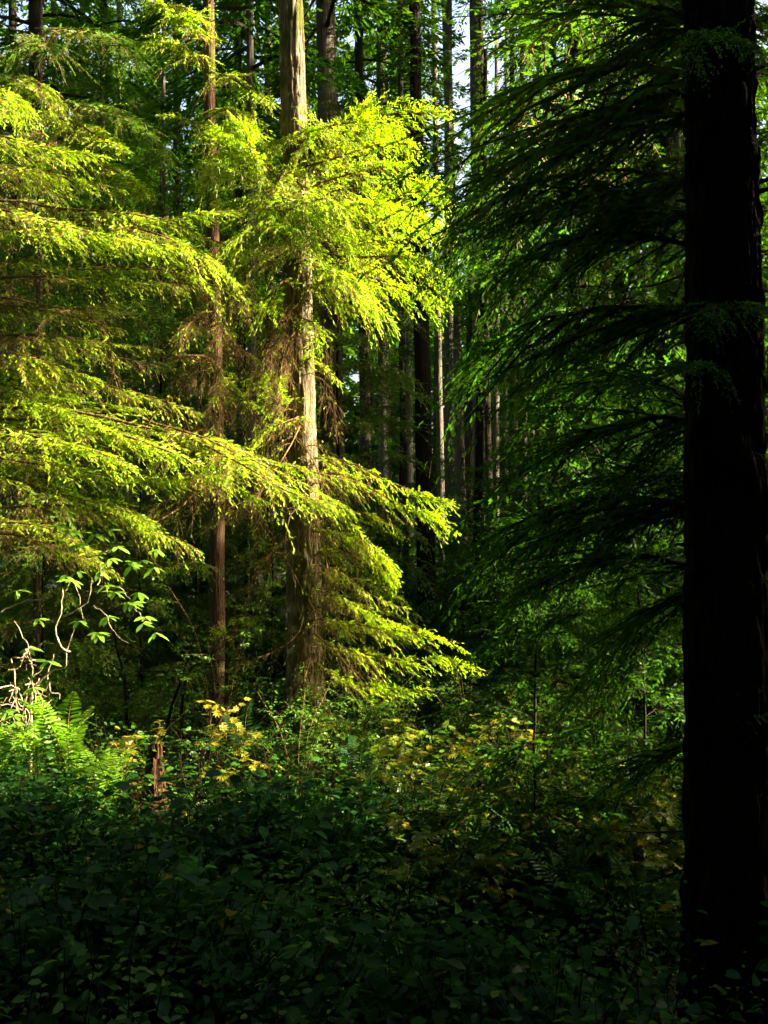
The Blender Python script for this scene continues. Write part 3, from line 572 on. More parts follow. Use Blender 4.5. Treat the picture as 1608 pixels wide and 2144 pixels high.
for k, (px, Y, H, Lm, lab) in enumerate(YH): young(px, Y, H, int(30 + 6 * H), Lm, PM if H > 8 or px < 500 else PK, lab, 600 + k)  # dim low hemlocks on the right take the shade-toned needles

# ================================================================== 6. tall trees behind
def crown_mesh(seed, H, Rm, nb, mats, tuft=.13, per=95, low=.0, dens=1.):
    """a hemlock crown: sagging limbs with many small sprays"""
    rng = np.random.default_rng(seed); mb = MB(); tt = (np.arange(nb) + rng.random(nb)) / nb
    for k, t in enumerate(tt):
        z = t * H; a = k * 2.4 + rng.uniform(-.6, .6); L = Rm * (1 - t) ** .6 * rng.uniform(.5, 1.1) + .2
        if rng.random() > dens: continue
        d = np.array([math.cos(a), math.sin(a), 0]); s_ = np.array([-d[1], d[0], 0]); rise = rng.uniform(-.05, .3); sag = rng.uniform(.25, .6)
        f = lambda u: np.array([0, 0, z]) + d * (u * L)[:, None] + np.array([0, 0, 1.]) * ((rise * u - sag * u * u) * L)[:, None]
        uu = np.linspace(0, 1, 6); pp = f(uu)
        cones(mb, pp[:-1], pp[1:], .012 * L * (1.1 - uu[:-1]) + .004, .012 * L * (1.1 - uu[1:]) + .004, 0)
        m = int(per * 2.2 * L / Rm) + 20
        u = rng.uniform(.12, 1, m) ** .8; lat_ = rng.uniform(-1, 1, m) * .42 * L * (1.1 - u) * np.clip(u * 3, 0, 1)
        q = f(u) + s_ * lat_[:, None] + np.array([0, 0, -1.]) * (abs(lat_) * rng.uniform(0, .5, m) + rng.uniform(-.04, .08, m))[:, None]
        D = d * rng.uniform(.3, 1, m)[:, None] + s_ * (np.sign(lat_) * rng.uniform(.2, 1., m))[:, None] + np.array([0, 0, -1.]) * rng.uniform(-.1, .6, m)[:, None]
        ln = tuft * rng.uniform(.6, 1.5, m)
        kites(mb, q, D, np.array([0, 0, 1.]) + rng.normal(0, .35, (m, 3)), ln, ln * .3, 1, .5)
    return mb.mesh('crown', mats)
TW = [M_TWIG_D]
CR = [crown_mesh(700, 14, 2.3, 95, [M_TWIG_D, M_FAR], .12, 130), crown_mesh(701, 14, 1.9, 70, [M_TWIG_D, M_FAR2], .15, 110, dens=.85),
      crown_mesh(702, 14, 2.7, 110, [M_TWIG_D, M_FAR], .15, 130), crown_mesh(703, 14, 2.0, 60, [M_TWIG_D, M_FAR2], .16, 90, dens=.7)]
def tall(Y, x0, x1, wpx, bark, label, crown=None, cb=6., cs=1., seed=0, group='tall trees standing deeper in the forest', top=26.):
    path = trunk_path(x0, x1, Y, top); b = path[0]; z = gzf(b[0], b[1])
    r = empty('tall_hemlock', (b[0], b[1], z), label, 'tree', group); rad = wpx / FPX * Y / 2
    P, rr, _ = trunk_mesh(r, path, rad * 1.12, rad * .45, bark, 3000 + seed, sides=12, furrow=.08, flare=1.4, n=40)
    if crown is not None:
        zc = cb; k = int(np.argmin(abs(P[:, 2] - zc))); o = bpy.data.objects.new('crown', CR[crown]); col.objects.link(o); o.parent = r
        o.location = Vector(P[k]) - r.location; o.rotation_euler = (0, 0, seed * 1.7); o.scale = (cs, cs, max(.3, (top - 1 - zc) / 14))
    return r
T = [
 (24, 934, 968, 22, M_BARK_G, 'pale leaning trunk beside the bright gap of sky, the thicker of its pair', None, 0, 1.),
 (29, 908, 925, 15, M_BARK_G, 'thin grey trunk just left of the pale leaning trunk by the sky gap', None, 0, 1),
 (22, 992, 1006, 24, M_BARK_G, 'grey trunk forming the right side of the bright sky gap', None, 0, 1.),
 (26, 1003, 1024, 18, M_BARK_B, 'brownish trunk partly hidden behind the one right of the sky gap', 1, 15, .6),
 (27, 1073, 1078, 15, M_BARK_B, 'left one of two close thin trunks right of the sky gap', 1, 11, .6),
 (28, 1093, 1098, 14, M_BARK_B, 'right one of two close thin trunks right of the sky gap', 3, 12, .6),
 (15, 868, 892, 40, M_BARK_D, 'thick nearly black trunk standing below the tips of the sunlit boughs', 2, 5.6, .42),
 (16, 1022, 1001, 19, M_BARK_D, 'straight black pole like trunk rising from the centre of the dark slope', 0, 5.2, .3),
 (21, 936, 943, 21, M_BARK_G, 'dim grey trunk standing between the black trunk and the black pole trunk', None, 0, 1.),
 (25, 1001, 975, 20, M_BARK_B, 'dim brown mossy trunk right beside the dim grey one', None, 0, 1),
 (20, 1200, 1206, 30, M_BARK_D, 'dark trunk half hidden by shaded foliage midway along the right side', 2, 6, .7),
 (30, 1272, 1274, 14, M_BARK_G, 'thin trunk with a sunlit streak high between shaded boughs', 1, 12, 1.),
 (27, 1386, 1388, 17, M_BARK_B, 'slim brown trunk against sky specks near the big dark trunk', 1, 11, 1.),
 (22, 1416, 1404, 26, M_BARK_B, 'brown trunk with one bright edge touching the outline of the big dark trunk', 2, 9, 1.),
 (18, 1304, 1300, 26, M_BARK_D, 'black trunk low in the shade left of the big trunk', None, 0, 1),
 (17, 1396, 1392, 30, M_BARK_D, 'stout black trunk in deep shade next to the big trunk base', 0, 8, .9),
 (13, 1424, 1421, 10, M_BARK_G, 'very thin pole with a dappled bright line beside the big trunk', None, 0, 1),
 (14, 1266, 1262, 9, M_BARK_B, 'very thin mossy pole with yellow flecks in the right hand shade', None, 0, 1),
 (15, 682, 704, 46, M_BARK_G, 'broad pale grey trunk seen just behind the sunlit hemlock', 2, 9, 1.),
 (14.5, 520, 532, 17, M_BARK_G, 'slim trunk with a blazing white patch between red brown and grey trunks', 1, 8, .9),
 (20, 72, 78, 28, M_BARK_B, 'brown trunk near the left edge behind drooping foliage', 2, 8, 1.),
 (26, 24, 28, 22, M_BARK_B, 'trunk closest to the left edge of the view', 0, 7, 1.),
 (24, 218, 216, 19, M_BARK_B, 'thin trunk with pinkish sunlit bark high on the left', 0, 8, 1.),
 (28, 112, 130, 18, M_BARK_G, 'pale trunk showing through mid height foliage at left', 2, 8, 1.),
 (30, 250, 262, 16, M_BARK_G, 'faint greyish trunk between the pinkish one and the red brown tree', 1, 8, 1.1),
 (17, 342, 347, 9, M_BARK_G, 'thread thin pale pole left of the red brown tree', None, 0, 1),
 (27, 372, 380, 20, M_BARK_B, 'dark trunk just left of the upper red brown tree', 0, 8, 1.1),
 (23, 500, 505, 18, M_BARK_B, 'dark trunk in the gap between the two main sunlit trees', 2, 8, 1.),
 (30, 560, 566, 18, M_BARK_B, 'far trunk close to the left side of the sunlit grey trunk', 0, 8, 1.),
 (23, 748, 770, 22, M_BARK_B, 'brown trunk behind the upper right sunlit boughs', 0, 7, 1.1),
 (28, 792, 802, 17, M_BARK_G, 'dim straight trunk seen below the right sunlit boughs', 2, 8, 1.1),
 (19, 838, 850, 14, M_BARK_B, 'thin dim trunk immediately left of the thick black trunk', None, 9, .9),
 (38, 1040, 1038, 13, M_BARK_G, 'first of several tiny pale trunks glimpsed deep in the woods', None, 9, 1.2),
 (40, 1060, 1058, 12, M_BARK_G, 'tiny pale trunk second in the glimpsed deep row', None, 9, 1.2),
 (36, 1130, 1128, 16, M_BARK_B, 'deep brown trunk past the tiny pale row', 2, 8, 1.3),
 (25, 1160, 1166, 18, M_BARK_B, 'brown trunk behind the hemlock catching green light', 0, 6, .75),
 (24, 1330, 1334, 20, M_BARK_B, 'brown trunk hidden mostly by the upper shaded boughs', 2, 6, 1.1),
 (22, 1480, 1600, 22, M_BARK_B, 'slanting trunk glimpsed on the far side of the big dark trunk', 0, 6, 1.1),
 (33, 440, 450, 20, M_BARK_B, 'far trunk straight behind the red brown tree', 2, 7, 1.2),
 (34, 310, 318, 18, M_BARK_G, 'far pale trunk between sky specks in the upper left', 0, 8, 1.2),
 (35, 640, 650, 18, M_BARK_B, 'far trunk straight behind the sunlit grey trunk', 2, 7, 1.2),
 (36, 850, 858, 16, M_BARK_G, 'far grey trunk left of the bright sky gap', 0, 7, .6),
 (34, 170, 168, 18, M_BARK_B, 'far brown trunk between the pinkish and left edge trunks', 2, 6, 1.2),
]
for k, (Y, x0, x1, wpx, bark, lab, cr_, cb, cs) in enumerate(T):
    tall(Y, x0, x1, wpx, bark, lab, cr_, cb, cs, seed=k, top=12. if k == 6 else 9.5 if k == 7 else 26.)

# ================================================================== 7. far woods, and unseen woods added for shade (one mass each)
def soup(mb, trees, tuft, per, seed):
    rng = np.random.default_rng(seed)
    for (x, y, H, cb, Rm, nb) in trees:
        z0 = gzf(x, min(y, 110)); tube(mb, [(x, y, z0 - .3), (x, y, z0 + H * .5), (x, y, z0 + H)], [.012 * H, .009 * H, .01], 6, 2)
        t = (np.arange(nb) + rng.random(nb)) / nb; idx = np.repeat(np.arange(nb), per); m = len(idx)
        L = (Rm * (1 - t) ** .55 * rng.uniform(.5, 1.1, nb) + .25); a = np.arange(nb) * 2.4 + rng.uniform(-.5, .5, nb); zz = z0 + cb + t * (H - cb)
        u = rng.uniform(.1, 1, m) ** .75; lat_ = rng.uniform(-1, 1, m) * .45 * L[idx] * (1.15 - u)
        d = np.stack([np.cos(a), np.sin(a), 0 * a], 1); s_ = np.stack([-np.sin(a), np.cos(a), 0 * a], 1)
        q = np.stack([np.full(m, x), np.full(m, y), zz[idx]], 1) + d[idx] * (u * L[idx])[:, None] + s_[idx] * lat_[:, None]
        q[:, 2] += (.15 * u - .4 * u * u) * L[idx] + rng.uniform(-.15, .15, m)
        ln = tuft * rng.uniform(.6, 1.5, m)
        kites(mb, q, d[idx] + rng.normal(0, .5, (m, 3)) + np.array([0, 0, -.3]), np.array([0, 0, 1.]) + rng.normal(0, .5, (m, 3)), ln, ln * .55, 1, .5)
rng = np.random.default_rng(77)
far = MB(); tr = []
for k in range(125):
    y = rng.uniform(40, 78); x = rng.uniform(-.48, .48) * y
    gap = abs(x / y * FPX + 804 - 965); hh = rng.uniform(14, 24)
    if gap < 80: hh = min(hh, .24 * y + 2.1 - gzf(x, y))
    if hh < 4: continue
    tr.append((x, y, hh, rng.uniform(1, 8), rng.uniform(2.2, 3.6), 34))
for k in range(90):
    y = rng.uniform(44, 90); x = rng.uniform(-.45, .45) * y; tr.append((x, y, rng.uniform(4, 8.5), .1, rng.uniform(1.8, 3.), 26))
soup(far, tr, .34, 44, 1)
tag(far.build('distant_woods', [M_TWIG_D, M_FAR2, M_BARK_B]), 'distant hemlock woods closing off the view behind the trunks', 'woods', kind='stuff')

near = MB(); tr = []
# unseen dense trees added to keep the sun off the foreground
for k in range(70):
    v = rng.uniform(-9, 4.35); x = rng.uniform(4.2, 17)
    tr.append((x, v + .035 * x, rng.uniform(11, 17), rng.uniform(.2, 1.), rng.uniform(1.3, 2.), 34))
for k in range(200):                                        # unseen woods added beyond the sunny lane to shade the background
    x = rng.uniform(5, 62); y = rng.uniform(13.8, 62) if k > 75 else rng.uniform(13.2, 18)
    if x < .40 * y + 2.5: continue
    tr.append((x, y, rng.uniform(14, 25) if y > 24 else rng.uniform(9, 17), rng.uniform(2, 7) if y > 24 else .3, rng.uniform(2, 3.2), 26))
for k in range(26):                                         # unseen trees added behind the camera and to its left to darken the foreground
    a = rng.uniform(2.2, 5.0); r_ = rng.uniform(4.5, 14); tr.append((math.sin(a) * r_ * .9 - 3, -2 + math.cos(a) * r_ * .5 - 3, rng.uniform(12, 18), .5, 2., 26))
for k in range(34):  # unseen trees added left of the view to darken it
    y = rng.uniform(-3, 8); tr.append((-.36 * max(y, 0) - rng.uniform(3.0, 8), y, rng.uniform(11, 17), .5, 2., 36))
for k in range(30):                                         # unseen canopy added over the camera to cut skylight
    tr.append((rng.uniform(-7, 5), rng.uniform(-9, -1.5), rng.uniform(13, 19), rng.uniform(5, 7), rng.uniform(3.2, 4.6), 34))
soup(near, tr, .42, 40, 2)
hi = []                                                     # unseen high canopy added to dim skylight, far above the sun's low path
for k in range(30):
    sx = 1 if k % 2 else -1; yk = 2.5 + k * .68; yk = yk if sx < 0 or not 5.9 < yk < 12.6 else (5.2 + .2 * rng.random() if yk < 9.2 else 12.9 + .3 * rng.random()); hi.append((sx * (rng.uniform(5.2, 8.5) + max(0, yk - 11) * .4) - (.5 if sx < 0 else -.6), yk, rng.uniform(23, 28), rng.uniform(14.5, 16.5), rng.uniform(4.6, 6.2), 60))
soup(near, hi, .5, 60, 4)
soup(near, [(7.2, 10.05, 4.9, 0, .42, 30), (8.4, 10.1, 5.3, 0, .42, 30), (9.5, 10.95, 10, 0.5, .5, 34), (11, 10.95, 11, .5, .5, 34)], .3, 40, 3)  # unseen narrow trees added to shade the grey trunk's foot and the red-brown trunk
for k in range(46):                                         # unseen low shrubs added along the lane's edge to shade its floor
    x = rng.uniform(5.6, 8.4); y = rng.uniform(5, 12.5)
    soup(near, [(x, y, (2.45 if y < 8.6 else 2.95) + (x - 7) * .32 + rng.uniform(-.5, .2), 0., .9, 16)], .25, 30, 500 + k)
tag(near.build('unseen_shading_woods', [M_TWIG_D, M_FAR2, M_BARK_B]), 'unseen woods added around the view to screen the low sun and skylight', 'woods', kind='stuff')

# ================================================================== 8. undergrowth
def thicket(seed, n, ymin, ymax, hmin, hmax, nl, ll, mat, aspect=.6, xr=.40, wood=M_TWIG_D):
    rng = np.random.default_rng(seed); mb = MB()
    y = np.sqrt(rng.uniform(ymin ** 2, ymax ** 2, n)); x = rng.uniform(-xr, xr, n) * y * 1.05 + rng.normal(0, .3, n)
    pat = .5 + .5 * np.sin(1.9 * x + 1.3 * y + seed) * np.sin(1.1 * x - 2.1 * y + 2 * seed); keep = rng.random(n) < (.2 + .9 * pat) * (np.where(x / y > .19, .12, 1.) * np.where((x > -.2) & (y > 5.6 - .5 * x), .35, 1.) if seed == 1 else 1.)
    x, y, pat = x[keep], y[keep], pat[keep]; n = len(x)
    h = hmin + (hmax - hmin) * np.clip(pat * .7 + rng.uniform(0, .45, n), 0, 1); z = gz(x, y)
    lean = rng.normal(0, .35, (n, 2)); top = np.stack([x + lean[:, 0] * h, y + lean[:, 1] * h, z + h], 1); base = np.stack([x, y, z - .03], 1)
    mid = (top + base) / 2; mid[:, :2] -= lean * h[:, None] * .12
    cones(mb, base, mid, .005, .004, 0); cones(mb, mid, top, .004, .0015, 0)
    idx = np.repeat(np.arange(n), nl); m = len(idx); u = rng.uniform(.35, 1.02, m)[:, None]
    q = base[idx] * (1 - u) ** 2 + 2 * u * (1 - u) * mid[idx] + u * u * top[idx]
    a = rng.uniform(0, 6.283, m); D = np.stack([np.cos(a), np.sin(a), rng.uniform(-.45, .35, m)], 1)
    q = q + D * rng.uniform(.01, .14, m)[:, None]
    Nn = np.array([0, -.15, 1.]) + rng.normal(0, .45, (m, 3)); ln = ll * rng.uniform(.5, 1.35, m) * (.62 + .75 * (.5 + .5 * np.sin(1.7 * x - 2.3 * y + seed) * np.sin(2.9 * x + 1.1 * y)))[idx]
    leaves(mb, q, D, Nn, ln, ln * aspect, 1)
    return mb
b = thicket(1, 3600, 2.4, 7.4, .10, .80, 22, .060, M_SALAL)
tag(b.build('salal_thicket', [M_TWIG_D, M_SALAL]), 'dense dark salal leaves carpeting the shaded foreground', 'undergrowth', kind='stuff')
b = thicket(2, 5200, 6.6, 18, .25, .95, 15, .048, M_COVER, .5)
tag(b.build('leafy_undergrowth', [M_TWIG_D, M_COVER]), 'small leaved undergrowth around the tree bases behind the salal', 'undergrowth', kind='stuff')
b = thicket(5, 800, 3.0, 9.0, .25, .85, 26, .030, M_HUCK, .55)
tag(b.build('low_huckleberry', [M_TWIG_D, M_HUCK]), 'fine leaved low growth mixed through the salal', 'undergrowth', kind='stuff')
b = thicket(3, 4200, 17, 42, .4, 1.3, 10, .15, M_COVER, .45)
tag(b.build('far_undergrowth', [M_TWIG_D, M_COVER]), 'low undergrowth spreading over the far slope between trunks', 'undergrowth', kind='stuff')

# ferns
def frond_mesh(seed, mat, n=34, L=1.):
    rng = np.random.default_rng(seed); mb = MB()
    P = catmull([(0, 0, 0), (.3, 0, .22), (.7, 0, .34), (1., 0, .26)], 30) * L; T_, S_, N_f = frames(P)
    tube(mb, P[::3], np.linspace(.006, .0015, 10) * L, 4, 0)
    t = np.linspace(.14, .985, n); i0 = (t * 29).astype(int); q = P[i0]
    for sd in (-1, 1):
        ln = .125 * L * np.sin(np.pi * (t ** .75 * .86 + .12)) ** .8 * rng.uniform(.9, 1.08, n)
        D = S_[i0] * sd + T_[i0] * .28 + N_f[i0] * rng.uniform(.0, .25, n)[:, None]
        leaves(mb, q, D, N_f[i0] + rng.normal(0, .12, (n, 3)), ln, np.full(n, .026 * L), 1, .1, .12)
    return mb.mesh('frond', [M_TWIG, mat])
FR = [frond_mesh(1 + k, M_FERN) for k in range(3)]; FRD = [frond_mesh(5 + k, M_FERN_SHADE) for k in range(3)]; FRR = [frond_mesh(9, M_LITTER, 24)]
def fern(px, py, Y, n, L, protos, label, seed, group='sword ferns in the undergrowth', a0=0, a1=6.283, dead=0, umin=.15, umax=1.05):
    q = at(px, py, Y); X = q[0]; z = gzf(X, Y); rng = np.random.default_rng(seed)
    r = empty('sword_fern', (X, Y, max(z, q[2])), label, 'fern', group)
    for k in range(n):
        a = a0 + (a1 - a0) * (k + rng.uniform(.2, .8)) / n; up = rng.uniform(umin, umax)
        o = bpy.data.objects.new('frond', protos[k % len(protos)] if k >= dead else FRR[0]); col.objects.link(o); o.parent = r
        s_ = L * rng.uniform(.75, 1.1); o.scale = (s_, s_ * 1.1, s_); o.rotation_euler = (rng.uniform(-.3, .3), -up if k >= dead else .25, a)
    return r
fern(135, 1700, 7.6, 18, .86, FR, 'bright sunlit sword fern with upright fronds near the curly pale stems', 1, dead=2, umin=.2, umax=1.05)
fern(20, 1660, 7.9, 13, .6, FR, 'sunlit sword fern cut by the left edge of the view', 2, dead=3)
fern(215, 1720, 7.3, 12, .55, FR, 'sword fern spreading low fronds toward the broken snag', 3, dead=1)
FL = [(60, 1790, 6.6, .55, 'dark fern below the sunlit ferns at the left edge'), (390, 1950, 5.0, .42, 'dark fern deep in the salal below the snag'), (430, 2060, 4.4, .40, 'shadowed fern with one upright ladder frond near the bottom'),
      (560, 1780, 6.6, .5, 'fern in the salal under the grey trunk'), (900, 1800, 6.9, .55, 'dim fern left of the yellow shrubs'), (1000, 1830, 6.4, .55, 'dim fern arching over the shaded hollow'),
      (1090, 1890, 6.0, .5, 'dim fern beside the mossy log'), (1200, 1930, 5.6, .5, 'bluish fern between mossy log and big trunk'), (1380, 1890, 6.2, .62, 'tall bluish fern close against the big trunk'),
      (1330, 1990, 5.4, .5, 'small fern at the foot of the big trunk'), (860, 1950, 5.6, .45, 'fern hidden in the dark middle of the salal'), (1020, 1420, 13, .8, 'far fern on the dark slope'), (900, 1390, 14.5, .8, 'far fern beside the low green bough tips'),
      (1160, 1400, 13, .8, 'far fern behind the yellow green shrub'), (1250, 1420, 12, .8, 'far fern deep in the right hand shade'), (520, 1630, 8.6, .6, 'fern at the foot of the red brown tree'), (750, 1680, 8.2, .6, 'fern right of the grey trunk base')]
for k, (px, py, Y, L, lab) in enumerate(FL): fern(px, py, Y, 12, L, FRD, lab, 20 + k)

# broadleaf shrubs
def shrub(name, label, cat, px, py, Y, stems, leaf, mats, seed, nl=26, ll=.06, group=None, spread=.5, H=.8, kind='maple', wood_r=.006):
    """stems: list of pixel polylines, or an int for random stems; mats = (wood, leaf)"""
    rng = np.random.default_rng(seed); q = at(px, py, Y); X = q[0]; z = gzf(X, Y)
    r = empty(name, (X, Y, z), label, cat, group); base = np.array([X, Y, z])
    mb = MB(); lf = MB(); S_ = []
    if isinstance(stems, int):
        for k in range(stems):
            a = rng.uniform(0, 6.283); h = H * rng.uniform(.6, 1.1); o_ = spread * rng.uniform(.3, 1)
            e = base + np.array([math.cos(a) * o_, math.sin(a) * o_, h]); m_ = base + np.array([math.cos(a) * o_ * .3, math.sin(a) * o_ * .3, h * .65])
            S_.append([base - [0, 0, .05], m_, e])
    else:
        for s_ in stems: S_.append([at(*w_) for w_ in s_])
    for s_ in S_:
        P = catmull(s_, 14); tube(mb, P, np.linspace(wood_r, wood_r * .35, 14), 6, 0, .15, rng)
        L = np.linalg.norm(np.diff(P, axis=0), axis=1).sum()
        A_, B_ = [], []
        nt_ = 6
        for k in range(nt_):
            i0 = rng.integers(5, 14); d = nrm(np.array([rng.normal(), rng.normal(), rng.uniform(-.1, .7)])); e = P[i0] + d * rng.uniform(.08, .28) * min(1, L)
            A_.append(P[i0]); B_.append(e)
        A_, B_ = np.array(A_), np.array(B_); cones(mb, A_, B_, wood_r * .4, wood_r * .15, 0)
        m = nl; i0 = rng.integers(0, nt_ + 1, m); u = rng.uniform(.2, 1, m)[:, None]
        main = i0 == nt_; i0[main] = 0
        q_ = A_[i0] * (1 - u) + B_[i0] * u; q_[main] = P[rng.integers(7, 14, main.sum())]
        a = rng.uniform(0, 6.283, m); D = np.stack([np.cos(a), np.sin(a), rng.uniform(-.5, .2, m)], 1); Nn = np.array([0, -.1, 1.]) + rng.normal(0, .35, (m, 3))
        q_ = q_ + D * .02; ln = ll * rng.uniform(.6, 1.25, m)
        if kind == 'maple': maple_leaves(lf, q_, D, Nn, ln, 0)
        else: leaves(lf, q_, D, Nn, ln, ln * .5, 0)
    mb.build('stem', [mats[0]], r, r.location); lf.build('foliage', [mats[1]], r, r.location, smooth=False)
    return r
G = 'maple shrubs in autumn leaf'
shrub('maple_shrub', 'yellow leaved maple sprig arching beside the broken snag', 'shrub', 262, 1700, 7.8, [[(262, 1690, 7.8), (255, 1620, 7.8), (262, 1560, 7.7), (285, 1530, 7.6)], [(262, 1690, 7.8), (240, 1600, 7.7), (235, 1560, 7.6)]], 0, (M_TWIG, M_MAPLE), 61, 16, .085, G)
shrub('maple_shrub', 'golden maple shrub at the foot of the red brown tree', 'shrub', 440, 1700, 8.6, [[(400, 1690, 8.6), (420, 1600, 8.5), (450, 1530, 8.4), (478, 1480, 8.3)], [(400, 1690, 8.6), (440, 1620, 8.4), (500, 1560, 8.2), (520, 1530, 8.1)], [(400, 1690, 8.6), (440, 1650, 8.3), (480, 1620, 8.1), (530, 1600, 8.0)]], 0, (M_TWIG, M_MAPLE), 62, 34, .075, G)
shrub('maple_shrub', 'single yellow maple sprout growing out of the top of the snag', 'shrub', 325, 1600, 7.6, [[(322, 1572, 7.62), (328, 1545, 7.6), (335, 1515, 7.6)]], 0, (M_TWIG, M_MAPLE), 63, 9, .06, G)
YS = [(1190, 1700, 7.4, 'wide yellow green shrub in front of the dark slope'), (1290, 1730, 7.0, 'yellow green shrub nearest the big trunk at its bright side'), (1390, 1760, 6.7, 'yellow shrub glowing against the edge of the big trunk'),
      (1080, 1650, 8.0, 'loose yellow green shrub left of the wide one'), (1150, 1440, 10.5, 'rounded yellow green shrub higher up on the dark slope'), (930, 1640, 8.6, 'small yellow flecked shrub in the middle of the thicket'),
      (900, 1770, 6.9, 'low yellow leaved maple in the middle foreground'), (1280, 1860, 6.1, 'drooping yellowed shrub above the mossy log'), (700, 1560, 9.2, 'thin green shrub right of the grey trunk base'), (1100, 1560, 9., 'sparse maple with a few bright leaves under the rounded shrub'), (1330, 1620, 7.6, 'upright twiggy shrub with yellow leaves left of the big trunk'),
      (1010, 1720, 7.4, 'yellow green shrub between the low maple and the wide shrub'), (1110, 1790, 6.7, 'yellow green shrub just above the bluish fern'), (1210, 1800, 6.5, 'broad yellowed shrub in front of the wide shrub'), (1370, 1880, 5.9, 'low bright shrub beside the foot of the big trunk'), (1060, 1600, 9.2, 'green shrub below the rounded shrub'), (960, 1900, 5.9, 'dim low shrub where the salal ends'), (1240, 1560, 9.0, 'dim green shrub left of the upright twiggy one'), (820, 1680, 7.9, 'dim green shrub right of the grey trunk foot')]
for k, (px, py, Y, lab) in enumerate(YS):
    shrub('maple_shrub', lab, 'shrub', px, py, Y, 9, 0, (M_TWIG_D, M_MAPLE_G), 70 + k, 40, .06, G, .55, .9 if Y < 10 else 1.2)
G = 'huckleberry shrubs with tiny leaves'
HB = [(850, 1560, 9.3, 'large huckleberry mound below the lowest sunlit bough tips'), (980, 1530, 9.2, 'huckleberry bush with pale small leaves at the sunlit patch end'), (460, 1300, 9.4, 'small leaved huckleberry in front of the lower red brown trunk'), (720, 1600, 9.0, 'huckleberry growing around the grey trunk base'), (620, 1660, 8.4, 'dim huckleberry before the grey trunk foot'), (330, 1500, 9.8, 'dim huckleberry behind the ferns and snag'), (180, 1420, 9.9, 'shaded huckleberry behind the curly pale stems')]
for k, (px, py, Y, lab) in enumerate(HB):
    shrub('huckleberry_bush', lab, 'shrub', px, py, Y, 14, 0, (M_TWIG, M_HUCK), 90 + k, 130, .03, G, .6, 1.15 if k != 2 else 1.9, 'oval', .004)

